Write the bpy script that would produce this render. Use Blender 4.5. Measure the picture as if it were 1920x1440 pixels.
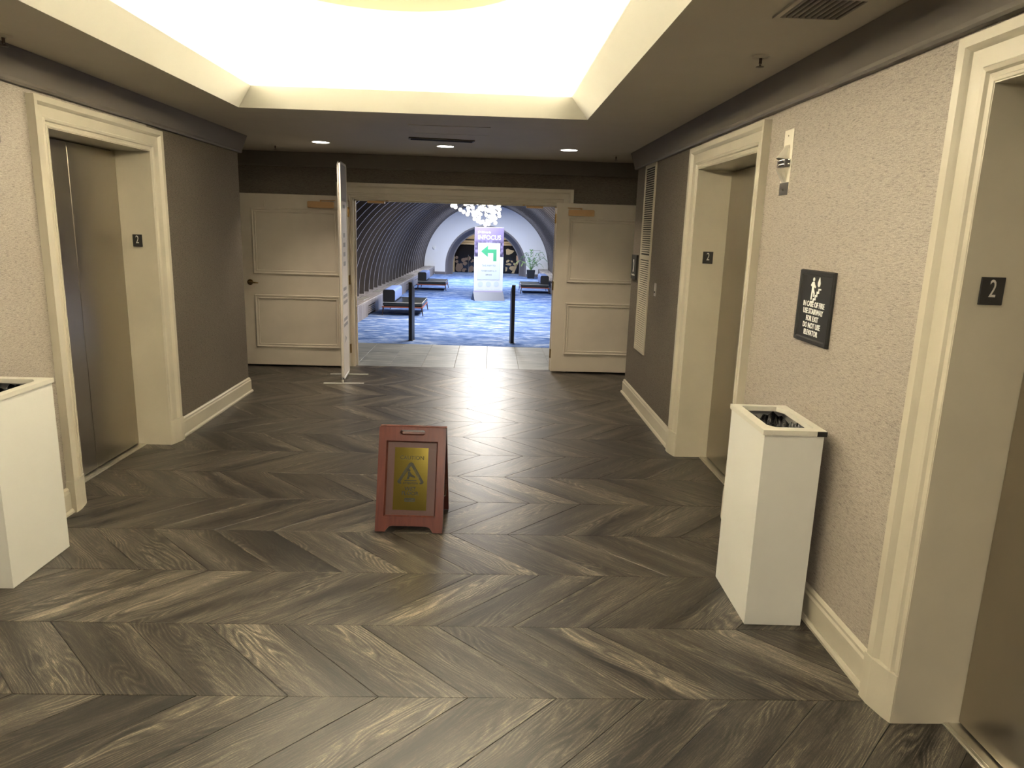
import bpy, bmesh, math, random
from mathutils import Vector, Matrix, noise
random.seed(7)
S = bpy.context.scene
for o in list(bpy.data.objects): bpy.data.objects.remove(o)
C = S.collection
R = math.radians

# ------------------------------------------------------------------ camera
cam = bpy.data.objects.new('camera', bpy.data.cameras.new('camera')); C.objects.link(cam)
vx = Vector((0.9991, -0.0292, 0.0303)); dn = Vector((0.0243, -0.2119, -0.9770)); fw = Vector((0.0342, 0.9769, -0.2111))
fw.normalize(); vx = (vx - vx.dot(fw)*fw).normalized(); dn = fw.cross(vx).normalized()
M = Matrix((vx, -dn, -fw)).transposed().to_4x4(); M.translation = (0, 0, 1.68)
cam.matrix_world = M
cam.data.sensor_width = 36; cam.data.lens = 36*1330/1920; cam.data.clip_end = 100
S.camera = cam
# ------------------------------------------------------------------ world, exposure, lights
S.view_settings.view_transform = 'Standard'; S.view_settings.look = 'None'
S.view_settings.exposure = 0.0; S.view_settings.gamma = 1.0; S.view_settings.use_curve_mapping = False
W = bpy.data.worlds.new('world'); S.world = W; W.use_nodes = True
W.node_tree.nodes['Background'].inputs[0].default_value = (.9, .85, .75, 1); W.node_tree.nodes['Background'].inputs[1].default_value = .02
S.cycles.use_denoising = True
S.cycles.max_bounces = 8; S.cycles.diffuse_bounces = 5; S.cycles.sample_clamp_indirect = 0

def area(name, loc, rot, sx, sy, watt, col, spread=180):
    l = bpy.data.lights.new(name, 'AREA'); l.shape = 'RECTANGLE'; l.size = sx; l.size_y = sy; l.energy = watt; l.color = col; l.spread = R(spread)
    o = bpy.data.objects.new(name, l); C.objects.link(o); o.location = loc; o.rotation_euler = rot; return o
WARM = (1.0, .90, .74)
TX0, TX1, TY0, TY1 = -1.80, .67, 1.0, 5.35           # tray opening in the lobby ceiling
TRAY_W = 560
cxm, cym = (TX0+TX1)/2, (TY0+TY1)/2
area('cove_strip_left', (TX0-.10, cym, 2.56), (R(180), R(-35), 0), .10, 4.3, TRAY_W*.32, WARM)
area('cove_strip_right', (TX1+.10, cym, 2.56), (R(180), R(35), 0), .10, 4.3, TRAY_W*.32, WARM)
area('cove_strip_far', (cxm, TY1+.10, 2.56), (R(180+35), 0, 0), 2.4, .10, TRAY_W*.18, WARM)
area('cove_strip_near', (cxm, TY0-.10, 2.56), (R(180-35), 0, 0), 2.4, .10, TRAY_W*.18, WARM)
COOL = (.86, .91, 1.0)
area('vault_unseen_lamp_near', (-.05, 12.9, 2.42), (0, 0, 0), 1.1, 2.6, 210, (1, .90, .76))  # unseen ceiling lamp without a fitting, set for the warm floor streak
area('vault_unseen_lamp_mid', (-.10, 16.4, 2.50), (0, 0, 0), .5, 2.0, 190, COOL)  # unseen lamp put in to brighten the hall, no track here
area('vault_unseen_lamp_far', (-.20, 23.4, 2.50), (0, 0, 0), .5, 2.6, 330, COOL)  # another added lamp, lifts the end wall, no fitting modelled
area('niche_light', (-.1, 27.9, 1.95), (0, 0, 0), 1.6, .3, 26, (1, .88, .7))
area('vestibule_light', (-.4, 9.7, 2.68), (0, 0, 0), .3, .3, 14, (1, .86, .68))
area('rear_lobby_light', (-.5, -2.6, 2.47), (0, 0, 0), .9, .9, 160, WARM)

# ------------------------------------------------------------------ materials
def nm(name, col, rough=.5, metal=0, spec=.5, coat=0, emit=None, es=0):
    m = bpy.data.materials.new(name); m.use_nodes = True
    b = m.node_tree.nodes['Principled BSDF']
    b.inputs['Base Color'].default_value = (*col, 1); b.inputs['Roughness'].default_value = rough
    b.inputs['Metallic'].default_value = metal; b.inputs['Specular IOR Level'].default_value = spec
    b.inputs['Coat Weight'].default_value = coat
    if emit: b.inputs['Emission Color'].default_value = (*emit, 1); b.inputs['Emission Strength'].default_value = es
    return m
class NT:
    def __init__(s, m): s.m = m; s.t = m.node_tree; s.b = s.t.nodes['Principled BSDF']
    def n(s, ty, **kw):
        k = s.t.nodes.new(ty)
        for a, v in kw.items():
            if a in k.inputs and not hasattr(type(k), a): k.inputs[a].default_value = v
            else: setattr(k, a, v)
        return k
    def l(s, a, b): s.t.links.new(a, b)
    def coords(s, scale=(1, 1, 1), kind='Object', rot=(0, 0, 0)):
        tc = s.n('ShaderNodeTexCoord'); mp = s.n('ShaderNodeMapping'); mp.inputs['Scale'].default_value = scale; mp.inputs['Rotation'].default_value = rot
        s.l(tc.outputs[kind], mp.inputs[0]); return mp.outputs[0]
    def noise(s, vec, scale=1, detail=4, rough=.5, dist=0):
        k = s.n('ShaderNodeTexNoise'); k.inputs['Scale'].default_value = scale; k.inputs['Detail'].default_value = detail
        k.inputs['Roughness'].default_value = rough; k.inputs['Distortion'].default_value = dist
        if vec is not None: s.l(vec, k.inputs['Vector'])
        return k.outputs[0]
    def ramp(s, fac, stops):
        k = s.n('ShaderNodeValToRGB'); e = k.color_ramp.elements
        while len(e) < len(stops): e.new(.5)
        for i, (p, c) in enumerate(stops): e[i].position = p; e[i].color = (*c, 1)
        s.l(fac, k.inputs[0]); return k.outputs[0]
    def mix(s, f, a, b, mode='MIX'):
        k = s.n('ShaderNodeMix', data_type='RGBA', blend_type=mode)
        for v, i in ((f, 0), (a, 6), (b, 7)):
            if isinstance(v, (int, float)): k.inputs[i].default_value = v
            elif isinstance(v, tuple): k.inputs[i].default_value = (*v, 1)
            else: s.l(v, k.inputs[i])
        return k.outputs[2]
    def math(s, op, a, b=0):
        k = s.n('ShaderNodeMath', operation=op)
        for v, i in ((a, 0), (b, 1)):
            if isinstance(v, (int, float)): k.inputs[i].default_value = v
            else: s.l(v, k.inputs[i])
        return k.outputs[0]
    def bump(s, h, strength=.3, dist=.002):
        k = s.n('ShaderNodeBump'); k.inputs['Strength'].default_value = strength; k.inputs['Distance'].default_value = dist
        s.l(h, k.inputs['Height']); s.l(k.outputs[0], s.b.inputs['Normal'])
    def col(s, c): s.l(c, s.b.inputs['Base Color'])
    def rough(s, c): s.l(c, s.b.inputs['Roughness'])
def painted(name, col, rough=.45, var=.06, spec=.5):
    m = nm(name, col, rough, spec=spec); t = NT(m); v = t.coords((1, 1, 1))
    n1 = t.noise(v, 3, 3); n2 = t.noise(v, 400, 2)
    t.col(t.ramp(n1, [(.3, tuple(c*(1-var) for c in col)), (.7, tuple(min(1, c*(1+var)) for c in col))])); t.bump(n2, .06, .001)
    return m
M_TRIM = painted('cream_satin_paint', (.50, .46, .36), .36)
M_CROWN = painted('taupe_paint', (.135, .118, .094), .45)
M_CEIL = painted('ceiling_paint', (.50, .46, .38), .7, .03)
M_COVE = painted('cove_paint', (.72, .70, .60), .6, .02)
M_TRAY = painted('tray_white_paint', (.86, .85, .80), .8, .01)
M_DOOR = painted('door_paint', (.56, .50, .405), .35)

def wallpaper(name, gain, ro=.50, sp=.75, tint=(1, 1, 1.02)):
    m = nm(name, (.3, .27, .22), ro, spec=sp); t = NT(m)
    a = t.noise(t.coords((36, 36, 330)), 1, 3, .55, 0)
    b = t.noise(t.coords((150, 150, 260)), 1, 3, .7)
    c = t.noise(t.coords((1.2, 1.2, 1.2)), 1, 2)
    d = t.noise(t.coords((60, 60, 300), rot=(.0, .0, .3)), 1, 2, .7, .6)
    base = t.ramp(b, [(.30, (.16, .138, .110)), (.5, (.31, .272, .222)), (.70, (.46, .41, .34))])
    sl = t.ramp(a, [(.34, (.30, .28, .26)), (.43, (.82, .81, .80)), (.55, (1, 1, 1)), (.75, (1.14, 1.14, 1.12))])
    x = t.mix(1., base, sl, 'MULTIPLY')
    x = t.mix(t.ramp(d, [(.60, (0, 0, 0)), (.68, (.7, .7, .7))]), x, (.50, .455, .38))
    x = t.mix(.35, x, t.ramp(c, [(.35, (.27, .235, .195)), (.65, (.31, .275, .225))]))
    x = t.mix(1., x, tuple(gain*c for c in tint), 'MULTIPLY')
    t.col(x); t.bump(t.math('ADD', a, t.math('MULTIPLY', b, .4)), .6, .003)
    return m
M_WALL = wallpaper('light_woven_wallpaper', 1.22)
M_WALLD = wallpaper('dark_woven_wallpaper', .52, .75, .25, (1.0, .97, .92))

def wood():
    m = nm('grey_oak_plank', (.1, .09, .07), .34, spec=.58); t = NT(m)
    tc = t.n('ShaderNodeTexCoord'); oi = t.n('ShaderNodeObjectInfo')
    off = t.n('ShaderNodeCombineXYZ'); t.l(t.math('MULTIPLY', oi.outputs['Random'], 37.), off.inputs[0]); t.l(t.math('MULTIPLY', oi.outputs['Random'], 91.), off.inputs[1]); t.l(t.math('MULTIPLY', oi.outputs['Random'], 13.), off.inputs[2])
    ad = t.n('ShaderNodeVectorMath', operation='ADD'); t.l(tc.outputs['UV'], ad.inputs[0]); t.l(off.outputs[0], ad.inputs[1])
    def mp(sc):
        k = t.n('ShaderNodeMapping'); k.inputs['Scale'].default_value = sc; t.l(ad.outputs[0], k.inputs[0]); return k.outputs[0]
    broad = t.noise(mp((.9, 9, 1)), 1, 4, .55, .25)
    warp = t.noise(mp((1.1, 5.5, 1)), 1, 2, .5, 0)
    # cathedral rings from a warped band field
    sep = t.n('ShaderNodeSeparateXYZ'); t.l(ad.outputs[0], sep.inputs[0])
    ph = t.math('ADD', t.math('MULTIPLY', sep.outputs[1], 330.), t.math('MULTIPLY', warp, 150.))
    ring = t.math('ADD', t.math('MULTIPLY', t.math('SINE', ph), .5), .5)
    fine = t.noise(mp((14, 330, 1)), 1, 3, .6)
    grit = t.noise(mp((120, 420, 1)), 1, 2, .7)
    c = t.ramp(broad, [(.30, (.0125, .0102, .0086)), (.42, (.030, .0250, .0205)), (.54, (.059, .0505, .0405)), (.72, (.126, .110, .088))])
    mask = t.ramp(t.noise(mp((2.2, 7, 1)), 1, 2), [(.40, (0.12, 0.12, 0.12)), (.56, (1, 1, 1))])
    k = t.mix(1., t.ramp(ring, [(.0, (.45, .44, .43)), (.3, (.9, .9, .9)), (.8, (1.05, 1.05, 1.05)), (1, (1.9, 1.86, 1.75))]), (1, 1, 1), 'MULTIPLY')
    c = t.mix(mask, c, t.mix(1., c, k, 'MULTIPLY'))
    c = t.mix(1., c, t.ramp(fine, [(.36, (.5, .5, .49)), (.5, (1, 1, 1)), (.64, (1.8, 1.76, 1.62))]), 'MULTIPLY')
    c = t.mix(.8, c, t.ramp(grit, [(.36, (.6, .6, .6)), (.55, (1, 1, 1)), (.72, (1.9, 1.85, 1.72))]), 'MULTIPLY')
    tone = t.n('ShaderNodeCombineXYZ')
    tv = t.math('ADD', .86, t.math('MULTIPLY', oi.outputs['Random'], .34))
    for i in range(3): t.l(tv, tone.inputs[i])
    c = t.mix(1., c, tone.outputs[0], 'MULTIPLY')
    t.col(c); t.rough(t.math('ADD', .27, t.math('MULTIPLY', fine, .2))); t.bump(t.math('ADD', fine, t.math('MULTIPLY', ring, .25)), .22, .0012)
    return m
M_WOOD = wood()
M_GAP = nm('dark_joint', (.015, .013, .011), .8)

def steel(name, col, rough, sc=(1, 1, 300)):
    m = nm(name, col, rough, 1.); t = NT(m); n = t.noise(t.coords(sc), 1, 2)
    t.rough(t.math('ADD', rough-.02, t.math('MULTIPLY', n, .04)))
    return m
M_STEEL = nm('brushed_door_steel', (.46, .42, .35), .30, 1.)
NT(M_STEEL).b.inputs['Anisotropic'].default_value = .3
M_STEEL2 = steel('brushed_plate_steel', (.66, .63, .57), .3)
M_STEEL3 = nm('satin_nickel', (.80, .76, .66), .5, .75)
M_ALU = steel('sill_aluminium', (.7, .68, .62), .35, (300, 2, 2))
M_BRASS = nm('polished_brass', (.62, .45, .2), .25, 1.)
M_BRONZED = nm('dark_bronze', (.09, .065, .05), .4, .6)
M_BRONZE = nm('bronze_closer_paint', (.48, .29, .13), .42, .35)
M_BLACK = nm('black_plastic', (.012, .012, .012), .4)
M_SIGNBLK = nm('matt_black_sign', (.016, .015, .014), .55)
M_WHITE = nm('white_lettering', (.85, .85, .82), .5)
M_GREYTXT = nm('silver_lettering', (.62, .60, .55), .4)
M_BIN = painted('white_powder_coat', (.64, .635, .585), .4, .02)
M_BINLID = painted('beige_powder_coat', (.60, .58, .50), .4, .02)
M_INNER = nm('grey_inner_metal', (.26, .25, .23), .5)
def bagm():
    m = nm('black_bin_liner', (.01, .01, .011), .16, spec=.8); t = NT(m); t.bump(t.noise(t.coords((40, 40, 18)), 1, 4, .6, 1), .8, .02); return m
M_BAG = bagm()
def cherry():
    m = nm('cherry_stained_wood', (.1, .02, .013), .28, coat=.3); t = NT(m); n = t.noise(t.coords((40, 40, 5)), 1, 4, .6, .5)
    t.col(t.ramp(n, [(.3, (.070, .016, .010)), (.7, (.118, .030, .018))])); return m
M_CHERRY = cherry()
M_CHERRY2 = nm('cherry_panel', (.075, .033, .026), .34, coat=.2)
def goldm():
    m = nm('brass_plaque_foil', (.36, .285, .065), .15, 1.); t = NT(m); n = t.noise(t.coords((9, 9, 9)), 1, 2)
    t.bump(n, .02, .01); return m
M_GOLD = goldm()
M_ETCH = nm('etched_dark_ink', (.022, .022, .010), .5)
M_GLOW = nm('downlight_lens', (1, 1, 1), .5, emit=(1, .93, .82), es=14)
M_GLOBE = nm('glowing_glass_globe', (1, 1, 1), .3, emit=(1, .88, .68), es=5)
M_BAN = nm('white_banner_fabric', (.86, .80, .74), .6)
M_BAN2 = nm('grey_banner_print', (.55, .53, .52), .6)
M_INK = nm('charcoal_print', (.12, .12, .13), .6)

def carpet():
    m = nm('blue_streaked_carpet', (.2, .3, .6), .95, spec=.1); t = NT(m)
    a = t.noise(t.coords((1.7, 4.4, 1), rot=(0, 0, .2)), 1, 9, .72, 1.5)
    b = t.noise(t.coords((6, 30, 1)), 1, 4, .6)
    c = t.ramp(t.math('ADD', t.math('MULTIPLY', a, .72), t.math('MULTIPLY', b, .28)), [(.37, (.035, .075, .22)), (.46, (.09, .17, .43)), (.52, (.18, .28, .57)), (.58, (.38, .47, .66)), (.67, (.60, .63, .70))])
    t.col(c); t.bump(b, .5, .004); return m
M_CARPET = carpet()
def tilem():
    m = nm('grey_slate_tile', (.2, .21, .2), .40, spec=.45); t = NT(m)
    oi = t.n('ShaderNodeObjectInfo'); tc = t.n('ShaderNodeTexCoord'); off = t.n('ShaderNodeCombineXYZ'); t.l(t.math('MULTIPLY', oi.outputs['Random'], 50.), off.inputs[2])
    ad = t.n('ShaderNodeVectorMath', operation='ADD'); t.l(tc.outputs['Object'], ad.inputs[0]); t.l(off.outputs[0], ad.inputs[1])
    mp = t.n('ShaderNodeMapping'); mp.inputs['Scale'].default_value = (2, 7, 1); t.l(ad.outputs[0], mp.inputs[0])
    n = t.noise(mp.outputs[0], 1, 6, .6, 1.2)
    t.col(t.ramp(n, [(.3, (.19, .215, .225)), (.5, (.29, .31, .32)), (.7, (.42, .43, .42))])); t.bump(n, .2, .003); return m
M_TILE = tilem()
M_RIB = painted('dark_taupe_rib', (.085, .076, .078), .5, .1)
M_RIBEDGE = nm('lit_rib_edge', (.30, .28, .29), .4)  # light caught on the inner rib edges, put into the colour
M_SHELL = nm('black_vault_lining', (.02, .019, .021), .8)
def ledgem():
    m = nm('grey_wood_laminate', (.3, .27, .26), .5); t = NT(m); n = t.noise(t.coords((14, 14, 1)), 1, 4, .6, .4)
    t.col(t.ramp(n, [(.3, (.17, .15, .15)), (.5, (.27, .245, .245)), (.72, (.38, .35, .34))])); return m
M_LEDGE = ledgem()
def ledgetop():
    m = nm('grey_wood_laminate_top', (.3, .27, .26), .4); t = NT(m); n = t.noise(t.coords((24, 1.5, 10)), 1, 4, .6, .4)
    t.col(t.ramp(n, [(.3, (.22, .19, .18)), (.5, (.34, .30, .29)), (.72, (.48, .44, .42))])); return m
M_LEDGET = ledgetop()
M_ENDW = nm('bright_white_plaster', (.82, .82, .85), .8)
M_ARCH = nm('taupe_arch_metal', (.16, .15, .165), .4)
M_TAN = nm('tan_wood_panel', (.44, .35, .22), .5)
M_MURAL = nm('bronze_mural_relief', (.16, .11, .085), .5)
M_LEATHER = nm('black_leather', (.022, .026, .026), .32)
M_PIPING = nm('pale_welt_trim', (.55, .56, .54), .4)
M_BLUE = nm('periwinkle_blue_fabric', (.20, .30, .66), .85)
M_REDWOOD = nm('reddish_wood_rail', (.30, .10, .07), .4)
M_DLEG = nm('dark_metal_leg', (.07, .05, .045), .4, .5)
M_PURP = None
def purplem():
    m = nm('purple_crowd_print', (.3, .26, .45), .6); t = NT(m)
    v = t.n('ShaderNodeTexVoronoi'); v.inputs['Scale'].default_value = 1; t.l(t.coords((16, 16, 10)), v.inputs['Vector'])
    sep = t.n('ShaderNodeSeparateXYZ'); tc = t.n('ShaderNodeTexCoord'); t.l(tc.outputs['Object'], sep.inputs[0])
    hi = t.ramp(sep.outputs[2], [(0., (0, 0, 0)), (1, (1, 1, 1))])
    crowd = t.ramp(v.outputs['Distance'], [(.2, (.24, .20, .36)), (.5, (.08, .065, .14)), (.8, (.03, .025, .06))])
    f = t.n('ShaderNodeMapRange'); f.inputs[1].default_value = 1.36; f.inputs[2].default_value = 1.46; t.l(sep.outputs[2], f.inputs[0])
    t.col(t.mix(f.outputs[0], crowd, (.165, .135, .25))); return m
M_PURP = purplem()
M_STANDW = nm('white_poster_board', (.62, .64, .69), .5)
M_POSTER = nm('pale_poster_paper', (.52, .58, .60), .5)
M_PALEP = nm('pale_grey_print', (.50, .56, .62), .6)
M_LILAC = nm('lilac_band', (.40, .36, .48), .5)
M_BASEG = nm('grey_stand_base', (.13, .135, .16), .5)
M_GREEN = nm('green_arrow_ink', (.045, .30, .145), .6)
M_LEAF = nm('palm_leaf', (.10, .24, .07), .5)
M_LEAF2 = nm('palm_leaf_pale', (.35, .52, .16), .5)
M_PINK = nm('pink_paper', (.75, .22, .24), .6)
M_PALEPINK = nm('pale_notice', (.5, .33, .25), .6)
M_VENT = painted('vent_paint', (.50, .455, .345), .4)
M_CHROME = nm('chrome', (.75, .74, .7), .15, 1.)

# ------------------------------------------------------------------ builders
class B:
    """collects geometry in one bmesh"""
    def __init__(s): s.bm = bmesh.new(); s.uv = None
    def _cap(s, n0, mi, f0):
        s.bm.faces.ensure_lookup_table()
        for f in s.bm.faces[f0:]: f.material_index = mi
    def box(s, x0, x1, y0, y1, z0, z1, bev=0, mi=0, seg=1):
        f0 = len(s.bm.faces)
        r = bmesh.ops.create_cube(s.bm, size=1); vs = r['verts']
        for v in vs: v.co = Vector(((x0+x1)/2+v.co.x*(x1-x0), (y0+y1)/2+v.co.y*(y1-y0), (z0+z1)/2+v.co.z*(z1-z0)))
        if bev:
            es = list({e for v in vs for e in v.link_edges})
            bmesh.ops.bevel(s.bm, geom=es, offset=bev, segments=seg, affect='EDGES')
        s._cap(0, mi, f0 if not bev else max(0, f0)); return s
    def faces(s, vs, fs, mi=0):
        vv = [s.bm.verts.new(v) for v in vs]
        for f in fs:
            try: k = s.bm.faces.new([vv[i] for i in f]); k.material_index = mi
            except ValueError: pass
        return s
    def prism(s, pts, f, d0, d1, mi=0):
        """pts 2D outline, f(a,b,d)->3D"""
        n = len(pts); vs = [f(a, b, d0) for a, b in pts]+[f(a, b, d1) for a, b in pts]
        fs = [tuple(range(n)), tuple(range(2*n-1, n-1, -1))]+[(i, (i+1) % n, n+(i+1) % n, n+i) for i in range(n)]
        return s.faces(vs, fs, mi)
    def cyl(s, p0, p1, r0, r1=None, seg=12, mi=0, caps=True):
        p0, p1 = Vector(p0), Vector(p1); r1 = r0 if r1 is None else r1
        d = (p1-p0).normalized(); a = d.orthogonal().normalized(); b = d.cross(a)
        vs = []
        for p, r in ((p0, r0), (p1, r1)):
            for i in range(seg):
                t = 2*math.pi*i/seg; vs.append(p+r*(math.cos(t)*a+math.sin(t)*b))
        fs = [(i, (i+1) % seg, seg+(i+1) % seg, seg+i) for i in range(seg)]
        if caps: fs += [tuple(range(seg-1, -1, -1)), tuple(range(seg, 2*seg))]
        return s.faces(vs, fs, mi)
    def tube(s, pts, r, seg=8, mi=0):
        pts = [Vector(p) for p in pts]; vs = []
        for i, p in enumerate(pts):
            d = (pts[min(i+1, len(pts)-1)]-pts[max(i-1, 0)]).normalized()
            a = d.cross(Vector((0, 0, 1)));  a = a.normalized() if a.length > .05 else d.orthogonal().normalized()
            b = d.cross(a); rr = r[i] if isinstance(r, (list, tuple)) else r
            for k in range(seg):
                t = 2*math.pi*k/seg; vs.append(p+rr*(math.cos(t)*a+math.sin(t)*b))
        fs = [(j*seg+i, j*seg+(i+1) % seg, (j+1)*seg+(i+1) % seg, (j+1)*seg+i) for j in range(len(pts)-1) for i in range(seg)]
        fs += [tuple(range(seg-1, -1, -1)), tuple(range((len(pts)-1)*seg, len(pts)*seg))]
        return s.faces(vs, fs, mi)
    def lathe(s, prof, c=(0, 0, 0), seg=24, mi=0):
        vs = []
        for r, z in prof:
            for i in range(seg):
                t = 2*math.pi*i/seg; vs.append((c[0]+r*math.cos(t), c[1]+r*math.sin(t), c[2]+z))
        fs = [(j*seg+i, j*seg+(i+1) % seg, (j+1)*seg+(i+1) % seg, (j+1)*seg+i) for j in range(len(prof)-1) for i in range(seg)]
        fs += [tuple(range(seg-1, -1, -1)), tuple(range((len(prof)-1)*seg, len(prof)*seg))]
        return s.faces(vs, fs, mi)
    def ball(s, c, r, sub=2, mi=0):
        f0 = len(s.bm.faces)
        q = bmesh.ops.create_icosphere(s.bm, subdivisions=sub, radius=r)
        bmesh.ops.translate(s.bm, verts=q['verts'], vec=c); s._cap(0, mi, f0); return s
    def sweep(s, path, prof, f, closed=False, mi=0):
        """mitred sweep of profile (offset, depth) along a 2D path; f(a,b,depth)->3D; offset to the left of travel"""
        n = len(path); out = []
        for i, p in enumerate(path):
            p = Vector(p)
            pv = Vector(path[i-1]) if (i > 0 or closed) else None
            nx = Vector(path[(i+1) % n]) if (i < n-1 or closed) else None
            d1 = (p-pv).normalized() if pv is not None else (nx-p).normalized()
            d2 = (nx-p).normalized() if nx is not None else d1
            n1 = Vector((-d1.y, d1.x)); n2 = Vector((-d2.y, d2.x)); m = (n1+n2); m = m/(m.dot(n1)) if m.length > 1e-6 else n1
            out.append([f(p.x+m.x*w, p.y+m.y*w, d) for w, d in prof])
        k = len(prof); vs = [v for r in out for v in r]; fs = []
        for i in range(n if closed else n-1):
            j = (i+1) % n
            for q in range(k-1): fs.append((i*k+q, j*k+q, j*k+q+1, i*k+q+1))
        if not closed: fs += [tuple(range(k)), tuple(range((n-1)*k+k-1, (n-1)*k-1, -1))]
        return s.faces(vs, fs, mi)
    def holed(s, outer, holes, f, d0, d1, mi=0):
        t = bmesh.new(); es = []
        for lp in [outer]+holes:
            vv = [t.verts.new((a, b, 0)) for a, b in lp]
            es += [t.edges.new((vv[i], vv[(i+1) % len(vv)])) for i in range(len(vv))]
        bmesh.ops.triangle_fill(t, use_beauty=True, edges=es)
        t.verts.index_update(); vs = [v.co.copy() for v in t.verts]; n = len(vs)
        fs = [tuple(v.index for v in fc.verts) for fc in t.faces]; bd = [(e.verts[0].index, e.verts[1].index) for e in t.edges if len(e.link_faces) == 1]
        t.free()
        V = [f(v.x, v.y, d0) for v in vs]+[f(v.x, v.y, d1) for v in vs]
        F = fs+[tuple(i+n for i in reversed(q)) for q in fs]+[(a, b, b+n, a+n) for a, b in bd]
        return s.faces(V, F, mi)
    def done(s, name, mat, parent=None, smooth=None, norm=True, loc=None, rot=None):
        if norm: bmesh.ops.recalc_face_normals(s.bm, faces=s.bm.faces)
        me = bpy.data.meshes.new(name); s.bm.to_mesh(me); s.bm.free()
        for m in (mat if isinstance(mat, (list, tuple)) else [mat]): me.materials.append(m)
        if smooth is not None:
            for p in me.polygons: p.use_smooth = True
            if smooth < 180:
                me.set_sharp_from_angle(angle=R(smooth))
        return link(name, me, parent, loc, rot)
def link(name, me, parent=None, loc=None, rot=None):
    o = bpy.data.objects.new(name, me); C.objects.link(o)
    if parent: o.parent = parent
    if loc: o.location = loc
    if rot: o.rotation_euler = rot
    return o
def tag(o, label=None, cat=None, group=None, kind=None):
    if label: o['label'] = label
    if cat: o['category'] = cat
    if group: o['group'] = group
    if kind: o['kind'] = kind
    return o
def thing(name, label, cat, loc=(0, 0, 0), rz=0, group=None, kind=None):
    o = bpy.data.objects.new(name, None); C.objects.link(o); o.empty_display_size = .1
    o.location = loc; o.rotation_euler = (0, 0, rz); return tag(o, label, cat, group, kind)
def copy_tree(o, parent=None):
    c = o.copy(); C.objects.link(c); c.parent = parent
    for ch in list(o.children): copy_tree(ch, c)
    return c
XZ = lambda y: (lambda a, b, d: (a, y+d, b))
fXZ = lambda a, b, d: (a, d, b)
fXY = lambda a, b, d: (a, b, d)
def text(body, size, mat, parent, loc, rot=(R(90), 0, 0), sx=1., ext=.0008, name='lettering', align='CENTER', sp=1., off=0):
    cu = bpy.data.curves.new('t', 'FONT'); cu.body = body; cu.size = size; cu.align_x = align; cu.align_y = 'CENTER'
    cu.extrude = ext; cu.space_line = sp; cu.resolution_u = 3; cu.offset = off
    o = bpy.data.objects.new('t', cu); C.objects.link(o); bpy.context.view_layer.update()
    me = bpy.data.meshes.new_from_object(o.evaluated_get(bpy.context.evaluated_depsgraph_get()))
    bpy.data.objects.remove(o); bpy.data.curves.remove(cu); me.name = name
    me.materials.clear(); me.materials.append(mat)
    q = link(name, me, parent, loc, rot); q.scale = (sx, 1, 1); return q
def rrect(x0, x1, z0, z1, r, n=4):
    pts = []
    for cx, cz, a0 in ((x1-r, z1-r, 0), (x0+r, z1-r, 90), (x0+r, z0+r, 180), (x1-r, z0+r, 270)):
        for i in range(n+1):
            a = R(a0+90*i/n); pts.append((cx+r*math.cos(a), cz+r*math.sin(a)))
    return pts

# ------------------------------------------------------------------ room shell
XL, XR, ZC, YB = -2.42, 1.48, 2.49, 8.60     # left wall, right wall, ceiling, back wall
YLC, YRC = 7.10, 7.47                        # where the side walls end at the cross corridor
ZO = 2.15                                    # lift opening height
LIFT_L = [(1.06, 2.20), (4.11, 5.285)]; LIFT_R = [(1.06, 2.184), (4.09, 5.24)]
def side_wall(name, face, back, y0, y1, opens, label):
    b = B(); x0, x1 = min(face, back), max(face, back); y = y0
    for a, c in opens:
        b.box(x0, x1, y, a, 0, ZC+.03); b.box(x0, x1, a, c, ZO, ZC+.03); y = c
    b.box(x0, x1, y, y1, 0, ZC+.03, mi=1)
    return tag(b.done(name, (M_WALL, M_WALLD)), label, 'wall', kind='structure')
side_wall('wall_left', XL, XL-.32, -6.0, YLC, LIFT_L, 'woven taupe wallpaper wall left with the lift openings')
side_wall('wall_right', XR, XR+.32, -6.0, YRC, LIFT_R, 'woven taupe wallpaper wall right with the lift openings')
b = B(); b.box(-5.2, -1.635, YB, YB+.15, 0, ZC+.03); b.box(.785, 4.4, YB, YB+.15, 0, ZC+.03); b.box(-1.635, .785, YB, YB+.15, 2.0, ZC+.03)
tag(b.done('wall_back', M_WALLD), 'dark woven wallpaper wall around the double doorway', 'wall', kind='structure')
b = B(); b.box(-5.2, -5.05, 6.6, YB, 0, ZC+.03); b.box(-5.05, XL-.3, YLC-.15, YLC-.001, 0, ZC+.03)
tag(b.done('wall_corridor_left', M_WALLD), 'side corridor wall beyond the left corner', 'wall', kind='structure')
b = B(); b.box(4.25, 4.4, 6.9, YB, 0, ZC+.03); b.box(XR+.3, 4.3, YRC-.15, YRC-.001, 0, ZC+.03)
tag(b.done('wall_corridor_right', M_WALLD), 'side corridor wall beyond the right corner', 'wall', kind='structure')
b = B(); b.box(XL-.3, XR+.3, -6.15, -6.0, 0, ZC+.03); tag(b.done('wall_rear', M_WALLD), 'woven wallpaper wall behind the viewer', 'wall', kind='structure')

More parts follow.
